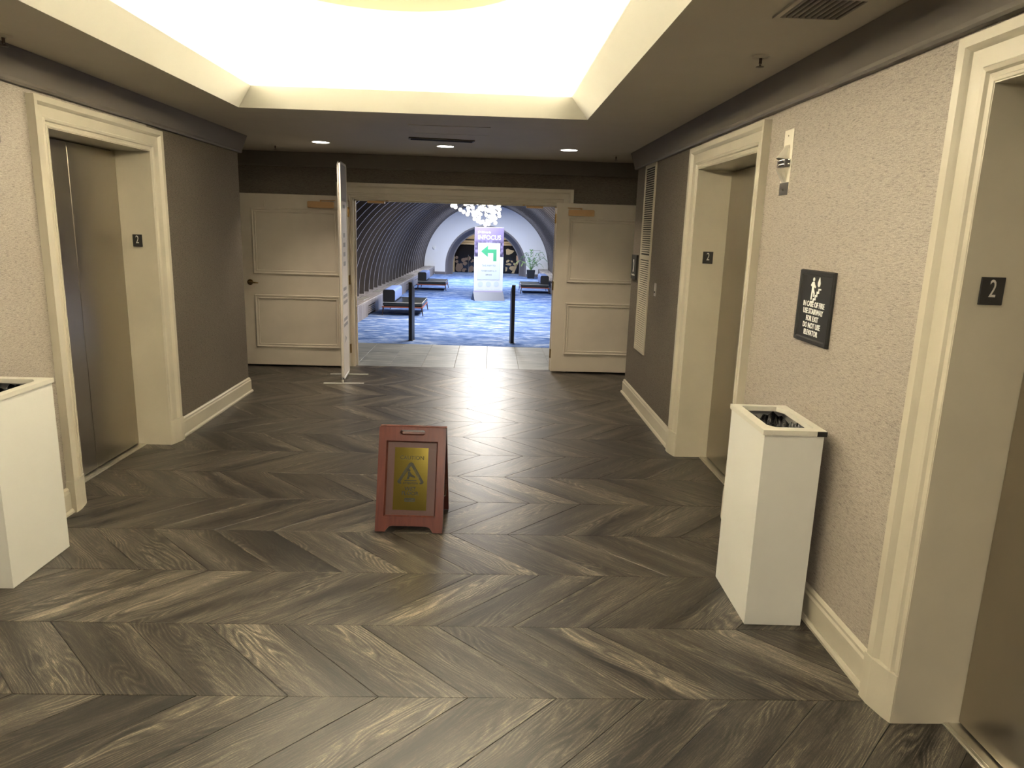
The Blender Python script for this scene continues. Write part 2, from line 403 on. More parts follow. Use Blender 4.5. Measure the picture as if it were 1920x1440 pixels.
# ceiling with sloping margin round the tray
BO = .31
b = B()
ox = [(-5.2, -6.1), (4.4, -6.1), (4.4, YB+.1), (-5.2, YB+.1)]
st = [(TX0-BO, TY0-BO), (TX1+BO, TY0-BO), (TX1+BO, TY1+BO), (TX0-BO, TY1+BO)]
ti = [(TX0, TY0), (TX1, TY0), (TX1, TY1), (TX0, TY1)]
V = [(x, y, ZC) for x, y in ox]+[(x, y, ZC) for x, y in st]+[(x, y, ZC-.018) for x, y in st]+[(x, y, ZC-.018) for x, y in ti]
F = []
for i in range(4):
    j = (i+1) % 4
    for k in range(3): F.append((k*4+i, k*4+j, k*4+4+j, k*4+4+i))
b.faces(V, F)
ceil = tag(b.done('ceiling', M_CEIL), 'flat taupe ceiling with a large recessed light tray', 'ceiling', kind='structure')
# sloped cove lip
b = B(); ZL = ZC-.018
b.sweep(ti, [(-.0, ZL), (.135, ZL+.125), (.135, ZL+.135), (.11, ZL+.135), (-.03, ZL+.012)], fXY, closed=True)
b.done('cove_lip', M_COVE, ceil, norm=True)
# upper tray: sides, top with shallow round dome
UE, UZ = .34, 2.86
ui = [(TX0-UE, TY0-UE), (TX1+UE, TY0-UE), (TX1+UE, TY1+UE), (TX0-UE, TY1+UE)]
dc, dr = (-.53, 3.57), .76
b = B()
ts = 48; ring = lambda r, z: [(dc[0]+r*math.cos(2*math.pi*i/ts), dc[1]+r*1.0*math.sin(2*math.pi*i/ts), z) for i in range(ts)]
t = bmesh.new()
vv = [t.verts.new((x, y, 0)) for x, y in ui]; es = [t.edges.new((vv[i], vv[(i+1) % 4])) for i in range(4)]
rv = [t.verts.new((x, y, 0)) for x, y, z in ring(dr, 0)]; es += [t.edges.new((rv[i], rv[(i+1) % ts])) for i in range(ts)]
bmesh.ops.triangle_fill(t, use_beauty=True, edges=es); t.verts.index_update()
b.faces([(v.co.x, v.co.y, UZ) for v in t.verts], [tuple(v.index for v in f.verts) for f in t.faces]); t.free()
prof = [(dr, UZ), (dr*.985, UZ+.10), (dr*.93, UZ+.25), (dr*.8, UZ+.42), (dr*.55, UZ+.56), (dr*.25, UZ+.63), (.02, UZ+.64)]
vs = []
for r_, z_ in prof: vs += ring(r_, z_)
bd = B(); bd.faces(vs, [(j*ts+i, j*ts+(i+1) % ts, (j+1)*ts+(i+1) % ts, (j+1)*ts+i) for j in range(len(prof)-1) for i in range(ts)]+[tuple(range((len(prof)-1)*ts, len(prof)*ts))])
bd.done('dome', nm('dome_shade_tint', (.62, .52, .36), .7), ceil, smooth=60, norm=False)  # tan tint paints in the weaker light inside the dome
b.faces([(x, y, ZC-.0) for x, y in ui]+[(x, y, UZ) for x, y in ui], [(i, (i+1) % 4, 4+(i+1) % 4, 4+i) for i in range(4)])
b.faces([(x, y, ZC+.004) for x, y in ui]+[(x, y, ZC+.004) for x, y in ti], [(i, (i+1) % 4, 4+(i+1) % 4, 4+i) for i in range(4)])
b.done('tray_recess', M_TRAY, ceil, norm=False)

# crown mouldings
CP = [(0, 2.325), (.028, 2.325), (.034, 2.335), (.034, 2.35), (.075, 2.488), (.0, 2.488)]
fz = lambda a, c, d: (a, c, d)
b = B(); b.sweep([(-5.04, YLC), (XL, YLC), (XL, -5.99)], [(w, z) for w, z in CP], fz)
tag(b.done('trim_1', M_CROWN), 'broad taupe crown moulding along the left wall', 'moulding', kind='structure')
b = B(); b.sweep([(XR, -5.99), (XR, YRC), (4.24, YRC)], CP, fz)
tag(b.done('trim_2', M_CROWN), 'broad taupe crown moulding along the right wall', 'moulding', kind='structure')
b = B(); b.sweep([(4.24, YB), (-5.04, YB)], [(0, 2.33), (.028, 2.33), (.034, 2.35), (.05, 2.488), (0, 2.488)], fz)
tag(b.done('trim_3', M_CROWN), 'straight taupe crown moulding over the double doorway', 'moulding', kind='structure')
# baseboards with cap and shoe
BP = [(0, .0), (.034, .0), (.034, .012), (.026, .024), (.02, .024), (.02, .118), (.014, .128), (.014, .14), (.006, .15), (.0, .152)]
def baseboard(name, paths, label):
    b = B()
    for p in paths: b.sweep(p, BP, fz)
    tag(b.done(name, M_TRIM), label, 'baseboard', kind='structure')
PW = .158
baseboard('baseboard_left', [[(-5.04, YLC), (XL, YLC), (XL, 5.285+PW)], [(XL, 4.11-PW), (XL, 2.20+PW)], [(XL, 1.06-PW), (XL, -5.99)]], 'tall cream baseboard along the left wall')
baseboard('baseboard_right', [[(XR, -5.99), (XR, 1.06-PW)], [(XR, 2.184+PW), (XR, 4.09-PW)], [(XR, 5.24+PW), (XR, YRC), (4.24, YRC)]], 'tall cream baseboard along the right wall')

# ------------------------------------------------------------------ lifts
def casing_profile(w):       # (offset from opening, depth) ; negative depth = proud of the wall
    k = w/.15
    return [(0, .0), (0, -.008), (.004*k, -.013), (.012*k, -.014), (.016*k, -.009), (.028*k, -.011), (.034*k, -.021), (.046*k, -.024), (.052*k, -.018), (.104*k, -.022), (.110*k, -.030), (.120*k, -.041), (w, -.044), (w, .0)]
def lift(name, label, loc, rz, hw, depth=.225):
    t = thing(name, label, 'lift', loc, rz, kind='structure')
    b = B(); W_ = .15
    b.sweep([(hw, .0), (hw, ZO), (-hw, ZO), (-hw, .0)], [(-w, d) for w, d in casing_profile(W_)], fXZ)
    b.done('casing', M_TRIM, t)
    for s in (-1, 1):
        b = B(); xi, xo = s*(hw-.001), s*(hw+W_+.008)
        b.faces([(xi, 0, 0), (xi, -.016, 0), (xi+s*.03, -.028, 0), (xo-s*.05, -.047, 0), (xo, -.048, 0), (xo, 0, 0), (xi, 0, .185), (xi, -.016, .185), (xi+s*.03, -.028, .185), (xo-s*.05, -.047, .185), (xo, -.048, .185), (xo, 0, .185)],
                [(0, 1, 2, 3, 4, 5), (6, 7, 8, 9, 10, 11)]+[(i, (i+1) % 6, 6+(i+1) % 6, 6+i) for i in range(6)])
        b.done('plinth_block', M_TRIM, t)
        b = B(); b.box(min(s*hw, s*(hw-.0025)), max(s*hw, s*(hw-.0025)), -.012, depth+.036, .0, ZO); b.done('jamb_lining', M_TRIM, t)
    b = B(); b.box(-hw+.002, hw-.002, -.012, depth+.036, ZO-.003, ZO); b.done('head_lining', M_TRIM, t)
    for s in (-1, 1):
        b = B(); b.box(min(s*.002, s*(hw-.004)), max(s*.002, s*(hw-.004)), depth-.005+.012, depth+.035, .012, ZO-.012, .002); b.done('door_leaf', M_STEEL, t)
    b = B(); b.box(-hw, hw, depth-.05, depth+.05, -.008, .004, .001); b.box(-hw, hw, depth-.045, depth-.038, .003, .006); b.box(-hw, hw, depth-.03, depth-.024, .003, .006); b.done('sill', M_ALU, t)
    return t
lift('door_1', 'steel lift door in the left wall beyond the left bin', (XL, 4.6975, 0), R(90), .5875)
lift('door_2', 'steel lift door in the right wall beyond the right bin', (XR, 4.665, 0), R(-90), .575)
lift('door_3', 'nearest steel lift door at the right edge of the view', (XR, 1.622, 0), R(-90), .562)
lift('door_4', 'steel lift door in the left wall nearest the viewer, out of view', (XL, 1.63, 0), R(90), .57)

def number_plate(loc, label, w=.074, h=.086):
    t = thing('floor_number_plate', label, 'sign', loc, 0, 'black floor number plates')
    b = B(); b.box(-w/2, w/2, -.006, 0, 0, h, .0012); b.done('plate', M_SIGNBLK, t)
    text('2', .078, M_GREYTXT, t, (0, -.0065, h*.56), sx=.62, ext=.0012, name='numeral')
    b = B()
    for dx, dz in ((0, 0), (.006, 0), (.006, .005)):
        b.cyl((-.006+dx, -.006, .008+dz), (-.006+dx, -.0074, .008+dz), .0013, seg=6)
    b.done('braille', M_SIGNBLK, t)
number_plate((-2.54, 5.2815, 1.487), 'black number 2 plate on the jamb of the left lift', .066)
number_plate((1.59, 5.2365, 1.487), 'black number 2 plate on the jamb of the right lift beyond the bin')
number_plate((1.562, 2.1805, 1.498), 'largest black number 2 plate, on the nearest jamb at right edge', .076)

# ------------------------------------------------------------------ floor planks
flo = thing('floor', 'grey brown oak chevron plank floor', 'floor', (0, 0, 0), 0, kind='structure')
b = B(); b.box(-5.2, 4.4, -6.1, 8.64, -.06, -.0075); b.done('subfloor', M_GAP, flo)
BH, PX = .4785, .3272; Y0 = 2.3055
def plank_mesh(kind):
    # local frame: plank centre at origin, axes world aligned; kind +1 leans "/" , -1 leans "\"
    g = .0009; hx = PX/2-g*1.4; hy = BH/2-g; sh = kind*BH/2*(hy/(BH/2))
    bm = bmesh.new(); rings = []
    for ins, z in ((0, -.0075), (0, -.0012), (.0014, 0)):
        hx_, hy_ = hx-ins*1.4, hy-ins
        rings.append([bm.verts.new(p) for p in ((-hx_-sh, -hy_, z), (hx_-sh, -hy_, z), (hx_+sh, hy_, z), (-hx_+sh, hy_, z))])
    for a, c in ((0, 1), (1, 2)):
        for i in range(4): bm.faces.new((rings[a][i], rings[a][(i+1) % 4], rings[c][(i+1) % 4], rings[c][i]))
    bm.faces.new(rings[2])
    uv = bm.loops.layers.uv.new('UVMap'); d = Vector((kind, 1)).normalized(); p = Vector((-d.y, d.x))
    for f in bm.faces:
        for l in f.loops: l[uv].uv = (l.vert.co.xy.dot(d), l.vert.co.xy.dot(p))
    me = bpy.data.meshes.new('plank'); bm.to_mesh(me); bm.free(); me.materials.append(M_WOOD); return me
PM = {1: plank_mesh(1), -1: plank_mesh(-1)}
far_planks = []; nbands = int((8.64-Y0)/BH)+1
spots = []
for k in range(-17, nbands):
    yb = Y0+k*BH; kind = -1 if k % 2 == 0 else 1
    for n in range(-16, 15):
        # centre x: node line offset alternates so that V points meet
        xc = .131+PX*n+PX/2 + (.2393 if True else 0)
        yc = yb+BH/2
        if yb+BH > 8.645: continue
        if k < -1: spots.append((xc, yc, kind, False)); continue
        lo, hi = (XL-.30, XR+.30) if yb+BH < YLC-.05 else (-3.4, 2.6)
        if xc-.4 > hi or xc+.4 < lo: spots.append((xc, yc, kind, False)) if yb > 6.5 else None
        else: spots.append((xc, yc, kind, True))
near = [s for s in spots if s[3]]; near.sort(key=lambda s: s[1]); ind = near[:300]; rest = near[300:]+[s for s in spots if not s[3]]
random.shuffle(ind)
for x, y, kd, _ in ind: link('floor_plank', PM[kd], flo, (x, y, random.uniform(-.0002, .0003)))
bm = bmesh.new(); uv = bm.loops.layers.uv.new('UVMap')
def stuff_plank(x, y, kd, y1clip=None):
    if x > 4.3 or x < -5.1: return
    off = (random.uniform(0, 50), random.uniform(0, 50)); d = Vector((kd, 1)).normalized(); p = Vector((-d.y, d.x))
    hx = PX/2-.0015; top = BH/2-.001
    if y1clip: top = min(top, y1clip-y)
    bot = -BH/2+.001
    pts = [(-hx+kd*bot, bot), (hx+kd*bot, bot), (hx+kd*top, top), (-hx+kd*top, top)]
    r0 = [bm.verts.new((x+a, y+c, -.0075)) for a, c in pts]; r1 = [bm.verts.new((x+a, y+c, 0)) for a, c in pts]
    fs = [bm.faces.new(r1)]+[bm.faces.new((r0[i], r0[(i+1) % 4], r1[(i+1) % 4], r1[i])) for i in range(4)]
    for f in fs:
        for l in f.loops: q = Vector((l.vert.co.x-x, l.vert.co.y-y)); l[uv].uv = (q.dot(d)+off[0], q.dot(p)+off[1])
for x, y, kd, _ in rest: stuff_plank(x, y, kd)
kl = int((8.645-Y0)/BH)
if Y0+kl*BH < 8.63:
    for n in range(-16, 15): stuff_plank(.131+PX*n+PX/2+.2393, Y0+kl*BH+BH/2, -1 if kl % 2 == 0 else 1, 8.64)
me = bpy.data.meshes.new('remaining_planks'); bm.to_mesh(me); bm.free(); me.materials.append(M_WOOD)
tag(link('remaining_planks', me, flo), kind='stuff')

# ------------------------------------------------------------------ doorway, leaves
t = thing('door_5', 'cream moulded frame of the open double doorway', 'doorway', (-.425, YB, 0), 0, kind='structure')
HW = 1.21
b = B(); b.sweep([(HW, 0), (HW, 2.0), (-HW, 2.0), (-HW, 0)], [(-w, d) for w, d in casing_profile(.17)], fXZ); b.done('casing', M_DOOR, t)
b = B()
for s in (-1, 1): b.box(min(s*HW, s*(HW-.012)), max(s*HW, s*(HW-.012)), -.01, .16, 0, 2.0)
b.box(-HW, HW, -.01, .16, 1.988, 2.0); b.box(-HW, HW, .07, .09, 1.97, 1.99)
for s in (-1, 1): b.box(min(s*(HW-.012), s*(HW-.03)), max(s*(HW-.012), s*(HW-.03)), .07, .09, 0, 1.99)
b.done('jamb_lining', M_DOOR, t)
for s in (-1, 1):
    b = B(); b.box(s*.93-.10, s*.93+.10, -.02, .05, 1.945, 1.972, .004); b.cyl((s*.80, .01, 1.972), (s*.80, .01, 1.985), .012, seg=10); b.done('head_stop', M_BRONZE, t)

def door_leaf(label, x0, x1, hinge, lever_side, panels, cl):
    """leaf folded back flat against the wall, front face at y=8.47"""
    t = thing('door_leaf', label, 'door', ((x0+x1)/2, 8.47, 0), 0, kind=None)
    cx = (x0+x1)/2; w = (x1-x0)/2
    b = B(); b.box(-w, w, 0, .045, .022, 2.012, .002); b.done('slab', M_DOOR, t)
    for pz0, pz1, px0, px1 in panels:
        b = B(); P = [(px0-cx, pz0), (px1-cx, pz0), (px1-cx, pz1), (px0-cx, pz1)]
        b.sweep(P, [(0, .0), (0, -.012), (.006, -.018), (.014, -.018), (.018, -.012), (.030, -.008), (.034, -.013), (.042, -.013), (.046, -.004), (.046, .0)], fXZ, closed=True)
        b.done('panel_moulding', M_DOOR, t)
    hs = 1 if hinge == x1 else -1
    for z in (.18, 1.0, 1.78):
        b = B(); hx = hs*w; b.box(min(hx, hx+hs*.004), max(hx, hx+hs*.004), .004, .04, z, z+.11); b.cyl((hx+hs*.008, .045, z), (hx+hs*.008, .045, z+.11), .007, seg=8); b.done('hinge', M_BRASS, t)
    # closer
    c0, c1 = cl[0]-cx, cl[1]-cx
    g = bpy.data.objects.new('door_closer', None); C.objects.link(g); g.parent = t; g.location = ((c0+c1)/2, 0, 1.905)
    hw_ = (c1-c0)/2
    b = B(); b.box(-hw_, hw_, -.055, 0, -.036, .036, .006, seg=2); b.done('closer_body', M_BRONZE, g, smooth=40)
    b = B(); b.cyl((-hs*.0, -.03, .036), (0, -.03, .055), .010, seg=10); b.tube([(0, -.03, .05), (hs*.10, -.022, .052), (hs*.30, .07, .056)], .006, 6); b.done('closer_arm', M_BRONZE, g)
    # coat hook
    b = B(); hk = -hs*(w-.32); b.tube([(hk, 0, 1.93), (hk, -.02, 1.915), (hk, -.028, 1.89), (hk, -.014, 1.87), (hk, 0, 1.885)], .004, 6); b.done('robe_hook', M_DOOR, t)
    if lever_side:
        lx = lever_side-cx
        g = bpy.data.objects.new('lever_handle', None); C.objects.link(g); g.parent = t; g.location = (lx, 0, 1.0)
        b = B(); b.prism([(math.cos(2*math.pi*i/20)*.034, math.sin(2*math.pi*i/20)*.034) for i in range(20)], fXZ, 0, -.009); b.done('rose', M_BRASS, g, smooth=40)
        b = B(); b.cyl((0, -.008, 0), (0, -.05, 0), .011, .013, 12); b.tube([(0, -.05, 0), (.03, -.055, .002), (.07, -.052, -.002), (.105, -.046, -.004)], [.012, .011, .009, .006], 10); b.done('lever', M_BRASS, g, smooth=50)
    return t
door_leaf('open cream door leaf left of the doorway with brass lever', -2.925, -1.665, -1.665, -2.81, [(1.10, 1.85, -2.765, -1.77), (.235, .860, -2.765, -1.77)], (-2.11, -1.81))
door_leaf('open cream door leaf right of the doorway, partly behind right wall', .755, 1.965, .755, None, [(1.10, 1.84, .905, 1.87), (.235, .860, .905, 1.87)], (.89, 1.19))

# ------------------------------------------------------------------ threshold tiles
flo2 = thing('floor.001', 'grey slate tile threshold beyond the doorway', 'floor', (0, 0, 0), 0, kind='structure')
b = B(); b.box(-3.3, 2.7, 8.64, 10.66, -.06, -.006); b.done('tile_bed', nm('pale_grout', (.33, .32, .30), .7), flo2)
b = B(); b.box(-.2, .2, -.5, .5, -.008, 0, .0015); tm = b.bm
for v in tm.verts: v.co.x *= (.4025-.005)/.4; v.co.y *= (1.0-.005)
tile_me = bpy.data.meshes.new('tile'); bmesh.ops.recalc_face_normals(tm, faces=tm.faces); tm.to_mesh(tile_me); tm.free(); tile_me.materials.append(M_TILE)
for i in range(-7, 8):
    for j in range(2):
        xx = -.0212+.2012+.4025*(i-0)
        if -3.2 < xx < 2.6: link('tile', tile_me, flo2, (xx, 9.148+j*1.0, random.uniform(-.0003, .0003)))
# vestibule shell
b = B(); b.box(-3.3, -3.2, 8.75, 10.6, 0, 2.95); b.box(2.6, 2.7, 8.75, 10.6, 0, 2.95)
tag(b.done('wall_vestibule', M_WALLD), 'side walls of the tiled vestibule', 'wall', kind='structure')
b = B(); b.box(-3.3, 2.7, 8.75, 10.6, 2.9, 3.0); tag(b.done('ceiling.001', M_CEIL), 'vestibule ceiling beyond the doorway', 'ceiling', kind='structure')

# ------------------------------------------------------------------ vaulted hall
TA = -math.atan(.0165); TO = (-.15, 27.0, 0)
def troot(name, label, cat): return thing(name, label, cat, TO, TA, kind='structure')
RZ, RR = .30, 2.28
flo3 = troot('floor.002', 'blue and white streaked carpet of the vaulted hall', 'floor')
b = B(); b.box(-2.9, 2.9, -16.62, 3.0, -.06, .001); b.done('carpet', M_CARPET, flo3)
vault = troot('wall_vault', 'dark ribbed barrel vault of the hall beyond the doors', 'vault')
b = B(); sg = 40; vs = []
for y in (-16.6, .3):
    for i in range(sg+1):
        a = math.pi*i/sg; vs.append((2.54*math.cos(a), y, RZ+2.54*math.sin(a)))
b.faces(vs, [(i, i+1, sg+2+i, sg+1+i) for i in range(sg)]); b.done('vault_lining', M_SHELL, vault, norm=False)
bm = bmesh.new(); sg = 48; prof = [(RR, -.017, 1), (RR, .017, 1), (RR+.22, .017, 0), (RR+.22, -.017, 0)]
rows = []
for i in range(sg+1):
    a = math.pi*i/sg; rows.append([bm.verts.new((r*math.cos(a), y, RZ+r*math.sin(a))) for r, y, _ in prof])
for i in range(sg):
    for k in range(4):
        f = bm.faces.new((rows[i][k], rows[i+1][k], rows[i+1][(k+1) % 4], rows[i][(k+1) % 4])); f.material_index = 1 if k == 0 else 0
bm.faces.new(rows[0]); bm.faces.new(rows[-1][::-1]); bmesh.ops.recalc_face_normals(bm, faces=bm.faces)
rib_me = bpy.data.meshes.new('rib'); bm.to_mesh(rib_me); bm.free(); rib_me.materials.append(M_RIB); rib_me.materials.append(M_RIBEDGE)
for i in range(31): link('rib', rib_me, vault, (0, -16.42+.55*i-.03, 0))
b = B()
for a in (R(137), R(43)): b.cyl(((RR+.13)*math.cos(a), -16.5, RZ+(RR+.13)*math.sin(a)), ((RR+.13)*math.cos(a), -6, RZ+(RR+.13)*math.sin(a)), .012, seg=6)
b.done('tie_rail', M_CHROME, vault)
# mouth partition
b = B(); n = 40; vs = []
x0, x1, zt = -3.0, 3.2, 2.98
for i in range(n+1):
    a = math.pi*i/n; vs.append((2.5*math.cos(a), -16.55, RZ+2.5*math.sin(a)))
for i in range(n+1):
    a = math.pi*i/n; c_, s_ = math.cos(a), math.sin(a)
    k = min((x1/c_ if c_ > 1e-6 else (x0/c_ if c_ < -1e-6 else 99)), ((zt-RZ)/s_ if s_ > 1e-6 else 99)); vs.append((k*c_, -16.55, RZ+k*s_))
b.faces(vs, [(i, i+1, n+2+i, n+1+i) for i in range(n)]); b.done('mouth_panel', M_RIB, vault, norm=False)
# end wall with arch
endw = troot('wall_end', 'white end wall of the vault with a round arch', 'wall')
AX, AZ, AR = -.03, .33, 1.49
b = B(); n = 48; vs = []
for y in (0, .12):
    for r in (AR, 2.6):
        for i in range(n+1):
            a = math.pi*i/n; vs.append((AX*(1 if r == AR else 0)+r*math.cos(a), y, AZ+r*math.sin(a)))
m_ = n+1; fs = []
for i in range(n):
    fs += [(i, i+1, m_+i+1, m_+i), (2*m_+i, 3*m_+i, 3*m_+i+1, 2*m_+i+1), (i, 2*m_+i, 2*m_+i+1, i+1)]
b.faces(vs, fs); b.box(AX+AR, 2.6, 0, .12, 0, AZ); b.box(-2.6, AX-AR, 0, .12, 0, AZ); b.done('plaster', M_ENDW, endw)
b = B(); vs = []
rp = [(AR+.02, -.015), (AR-.03, -.015), (AR-.05, 0), (1.30, .42), (1.26, .42), (1.26, .5), (AR+.0, .5)]
pts = [(1, None, 0.)]+[(0, math.pi*i/n, 0) for i in range(n+1)]+[(-1, None, 0.)]
for typ, a, _ in pts:
    for r, y in rp:
        if typ: vs.append((AX+typ*r, y, 0))
        else: vs.append((AX+r*math.cos(a), y, AZ+r*math.sin(a)))
k_ = len(rp); b.faces(vs, [(j*k_+i, (j+1)*k_+i, (j+1)*k_+i+1, j*k_+i+1) for j in range(len(pts)-1) for i in range(k_-1)]); b.done('arch_frame', M_ARCH, endw, smooth=30)
b = B(); b.box(-1.93, AX-AR-.03, -.02, 0, 0, .10); b.box(AX+AR+.03, 1.93, -.02, 0, 0, .10); b.done('skirting', M_ARCH, endw)
b = B(); b.prism([(-1.96+.05*math.cos(2*math.pi*i/16), .98+.055*math.sin(2*math.pi*i/16)) for i in range(16)], fXZ, 0, -.04); tag(b.done('round_sensor', M_WHITE, endw), 'small white round wall sensor')
b = B(); b.sweep([(1.72, .62), (2.0, .62), (2.0, 1.0), (1.72, 1.0)], [(0, 0), (0, -.01), (.02, -.01), (.02, 0)], fXZ, closed=True); b.box(1.93, 1.95, -.02, 0, .80, .86); tag(b.done('access_hatch', nm('hatch_white', (.60, .60, .58), .6), endw), 'pale square access hatch')
# rear lobby seen through the arch
rear = troot('wall_foyer', 'tan panelled foyer wall behind the round arch', 'wall')
b = B(); b.box(-2.4, 2.4, 1.72, 1.8, 0, 2.3); b.box(-2.45, -2.35, .1, 1.8, 0, 2.3); b.box(2.35, 2.45, .1, 1.8, 0, 2.3); b.box(-2.45, 2.45, .1, 1.8, 2.25, 2.35); b.done('backing', M_TAN, rear)
for i in range(22):
    b = B(); x = -2.2+i*.2; b.box(x+.004, x+.196, 1.695, 1.72, 1.31, 2.2, .003); b.done('tan_board', M_TAN, rear)
b = B(); b.box(-2.3, 2.3, 1.66, 1.72, 1.265, 1.30); b.done('shadow_rail', M_BLACK, rear)
b = B(); b.box(-2.3, 2.3, 1.65, 1.72, 1.18, 1.255, .004); b.box(-2.3, 2.3, 1.63, 1.72, 1.09, 1.17, .006); b.done('lintel_moulding', M_TAN, rear)
for x0, x1 in ((-2.2, -1.50), (-1.48, -1.31), (1.36, 1.50), (1.52, 2.2)):
    b = B(); b.box(x0, x1, 1.66, 1.72, 0, 1.08, .004); b.done('pilaster', M_TAN, rear)
b = B(); b.box(-1.30, -.52, 1.68, 1.72, 0, 1.08); b.box(-.50, .1, 1.68, 1.72, 0, 1.08); b.box(.12, 1.35, 1.68, 1.72, 0, 1.08); b.done('black_glazing', nm('black_glass', (.008, .007, .007), .12), rear)
random.seed(5)
b = B()
for i in range(26):
    cx_, cz_ = random.uniform(-1.24, -.45), random.uniform(.06, .72); r_ = random.uniform(.035, .10)
    q = [(cx_+r_*math.cos(2*math.pi*k/12)*random.uniform(.8, 1.1), cz_+r_*math.sin(2*math.pi*k/12)*random.uniform(.8, 1.1)) for k in range(12)]
    q = [(min(x, -.42), max(.02, z)) for x, z in q]; b.prism(q, fXZ, 1.68, 1.672-random.uniform(0, .006))
tag(b.done('bronze_mural', M_MURAL, rear), 'dark bronze relief mural left of the sign')
b = B()
art = [[(.72, .95), (.74, .75), (.84, .74), (.97, .80), (1.06, .90), (1.0, .915), (.90, .93), (.80, .98)],
       [(.74, .50), (.82, .55), (.90, .52), (.84, .46), (.75, .42)], [(.92, .53), (1.02, .50), (1.0, .44), (.93, .46)],
       [(.73, .38), (.86, .42), (.96, .38), (.93, .32), (.80, .33), (.72, .34)], [(1.04, .44), (1.20, .36), (1.17, .28), (1.02, .36)],
       [(.98, .30), (1.10, .30), (1.08, .16), (.98, .12), (.86, .20), (.90, .28)], [(.72, .26), (.80, .24), (.78, .10), (.72, .08)],
       [(.97, .02), (1.07, .02), (1.36, .78), (1.36, .98)]]
for q in art: b.prism(q, fXZ, 1.68, 1.66)
tag(b.done('tan_tree_artwork', M_TAN, rear), 'tan cut-out tree artwork on black')
b = B(); b.box(1.14, 1.23, 1.655, 1.68, .52, .72); tag(b.done('notice', M_PALEPINK, rear), 'small pinkish notice')
b = B(); b.cyl((-.76, 1.62, 0), (-.76, 1.62, .66), .014, seg=8); b.ball((-.76, 1.62, .675), .022, 1); b.cyl((-.76, 1.62, .5), (-.76, 1.68, .5), .01, seg=6); b.done('door_pull', M_CHROME, rear)
# ledges with grilles
def ledge(name, sgn, label):
    t = troot(name, label, 'ledge'); f = 1.94
    b = B(); b.box(min(sgn*(f+.03), sgn*2.6), max(sgn*(f+.03), sgn*2.6), -16.3, -.0, .0, .275); b.done('ledge_backing', M_BLACK, t)
    b = B(); b.box(min(sgn*f, sgn*2.6), max(sgn*f, sgn*2.6), -16.3, .0, .275, .30, .003); b.done('ledge_top', M_LEDGET, t)
    y = -16.28; k = 0
    while y < -.2:
        if k % 2 == 0:
            b = B(); b.box(min(sgn*f, sgn*(f+.03)), max(sgn*f, sgn*(f+.03)), y, y+1.02, 0, .275, .002); b.done('front_panel', M_LEDGE, t)
            y += 1.025
        else:
            b = B(); a0, a1 = min(sgn*f, sgn*(f+.02)), max(sgn*f, sgn*(f+.02))
            b.box(a0, a1, y, y+.78, .20, .275); b.box(a0, a1, y, y+.02, .035, .2); b.box(a0, a1, y+.76, y+.78, .035, .2)
            for z in (.05, .085, .12, .155): b.box(a0, a1, y, y+.78, z, z+.022)
            b.done('front_grille', M_LEDGE, t)
            b = B(); b.box(min(sgn*(f+.09), sgn*(f+.25)), max(sgn*(f+.09), sgn*(f+.25)), y+.05, y+.7, .30, .302, .0008); b.done('floor_vent', nm('pale_vent', (.30, .28, .24), .4), t)
            b = B(); b.sweep([(sgn*(f+.09), y+.05), (sgn*(f+.25), y+.05), (sgn*(f+.25), y+.7), (sgn*(f+.09), y+.7)], [(0, .300), (0, .305), (.012*sgn, .305), (.012*sgn, .300)], fXY, closed=True); b.done('vent_rim', M_CHROME, t)
            y += .785
        k += 1
ledge('wall_ledge_left', -1, 'grey wood ledge with grilles along the left of the vault')
ledge('wall_ledge_right', 1, 'grey wood ledge with grilles along the right of the vault')

# ------------------------------------------------------------------ benches
def bench(label, loc, rz, L=1.15, Wd=.78):
    """origin under the centre; bolster runs along y at local -x side"""
    t = thing('lounge_bench', label, 'bench', loc, rz, 'black leather lounge benches on the blue carpet')
    b = B(); b.box(-Wd/2+.01, Wd/2-.005, -L/2+.01, L/2-.01, .175, .262, .022, seg=3); b.done('seat', M_LEATHER, t, smooth=50)
    b = B()
    for z in (.255,): b.tube([(-Wd/2+.02, -L/2+.016, z), (Wd/2-.016, -L/2+.016, z), (Wd/2-.016, L/2-.016, z), (-Wd/2+.02, L/2-.016, z)], .006, 6)
    
    b.done('piping', M_PIPING, t, smooth=60)
    b = B()
    for y in (-L/2+.01, L/2-.04): b.box(-Wd/2-.01, Wd/2, y, y+.03, .15, .176, .004)
    for x in (-Wd/2, Wd/2-.03): b.box(x, x+.03, -L/2+.01, L/2-.01, .15, .174, .003)
    b.done('frame', M_REDWOOD, t)
    for sx in (-1, 1):
        for sy in (-1, 1):
            b = B(); x = sx*(Wd/2-.02); y = sy*(L/2-.03); b.cyl((x, y, .155), (x+sx*.025, y+sy*.01, 0), .014, .008, 10); b.done('leg', M_DLEG, t, smooth=60)
    p = rrect(-Wd/2+.012, -Wd/2+.245, .262, .50, .045, 5); p = [(a, c) if not (a < -Wd/2+.06 and c < .3) else (-Wd/2+.012, max(.262, c)) for a, c in p]
    b = B(); b.prism(p, fXZ, -L/2+.03, L/2-.03); bo = b.done('bolster', M_BLUE, t, smooth=40)
    for s in (-1, 1):
        b = B(); y = s*(L/2-.03); b.prism([(a, c) for a, c in p], fXZ, y, y+s*.006); b.done('end_panel', M_BLACK, bo)
    return t
be = bench('nearest lounge bench, left of the hall behind the left black post', (-1.685, 14.36, 0), 0, 1.15)
bf = copy_tree(be); bf.location = (-1.60, 20.2, 0); bf['label'] = 'lounge bench farther back on the left, beyond the nearest bench'
bg = copy_tree(be); bg.location = (1.23, 20.1, 0); bg.rotation_euler = (0, 0, R(180)); bg['label'] = 'lounge bench on the right of the hall, in front of the palm'

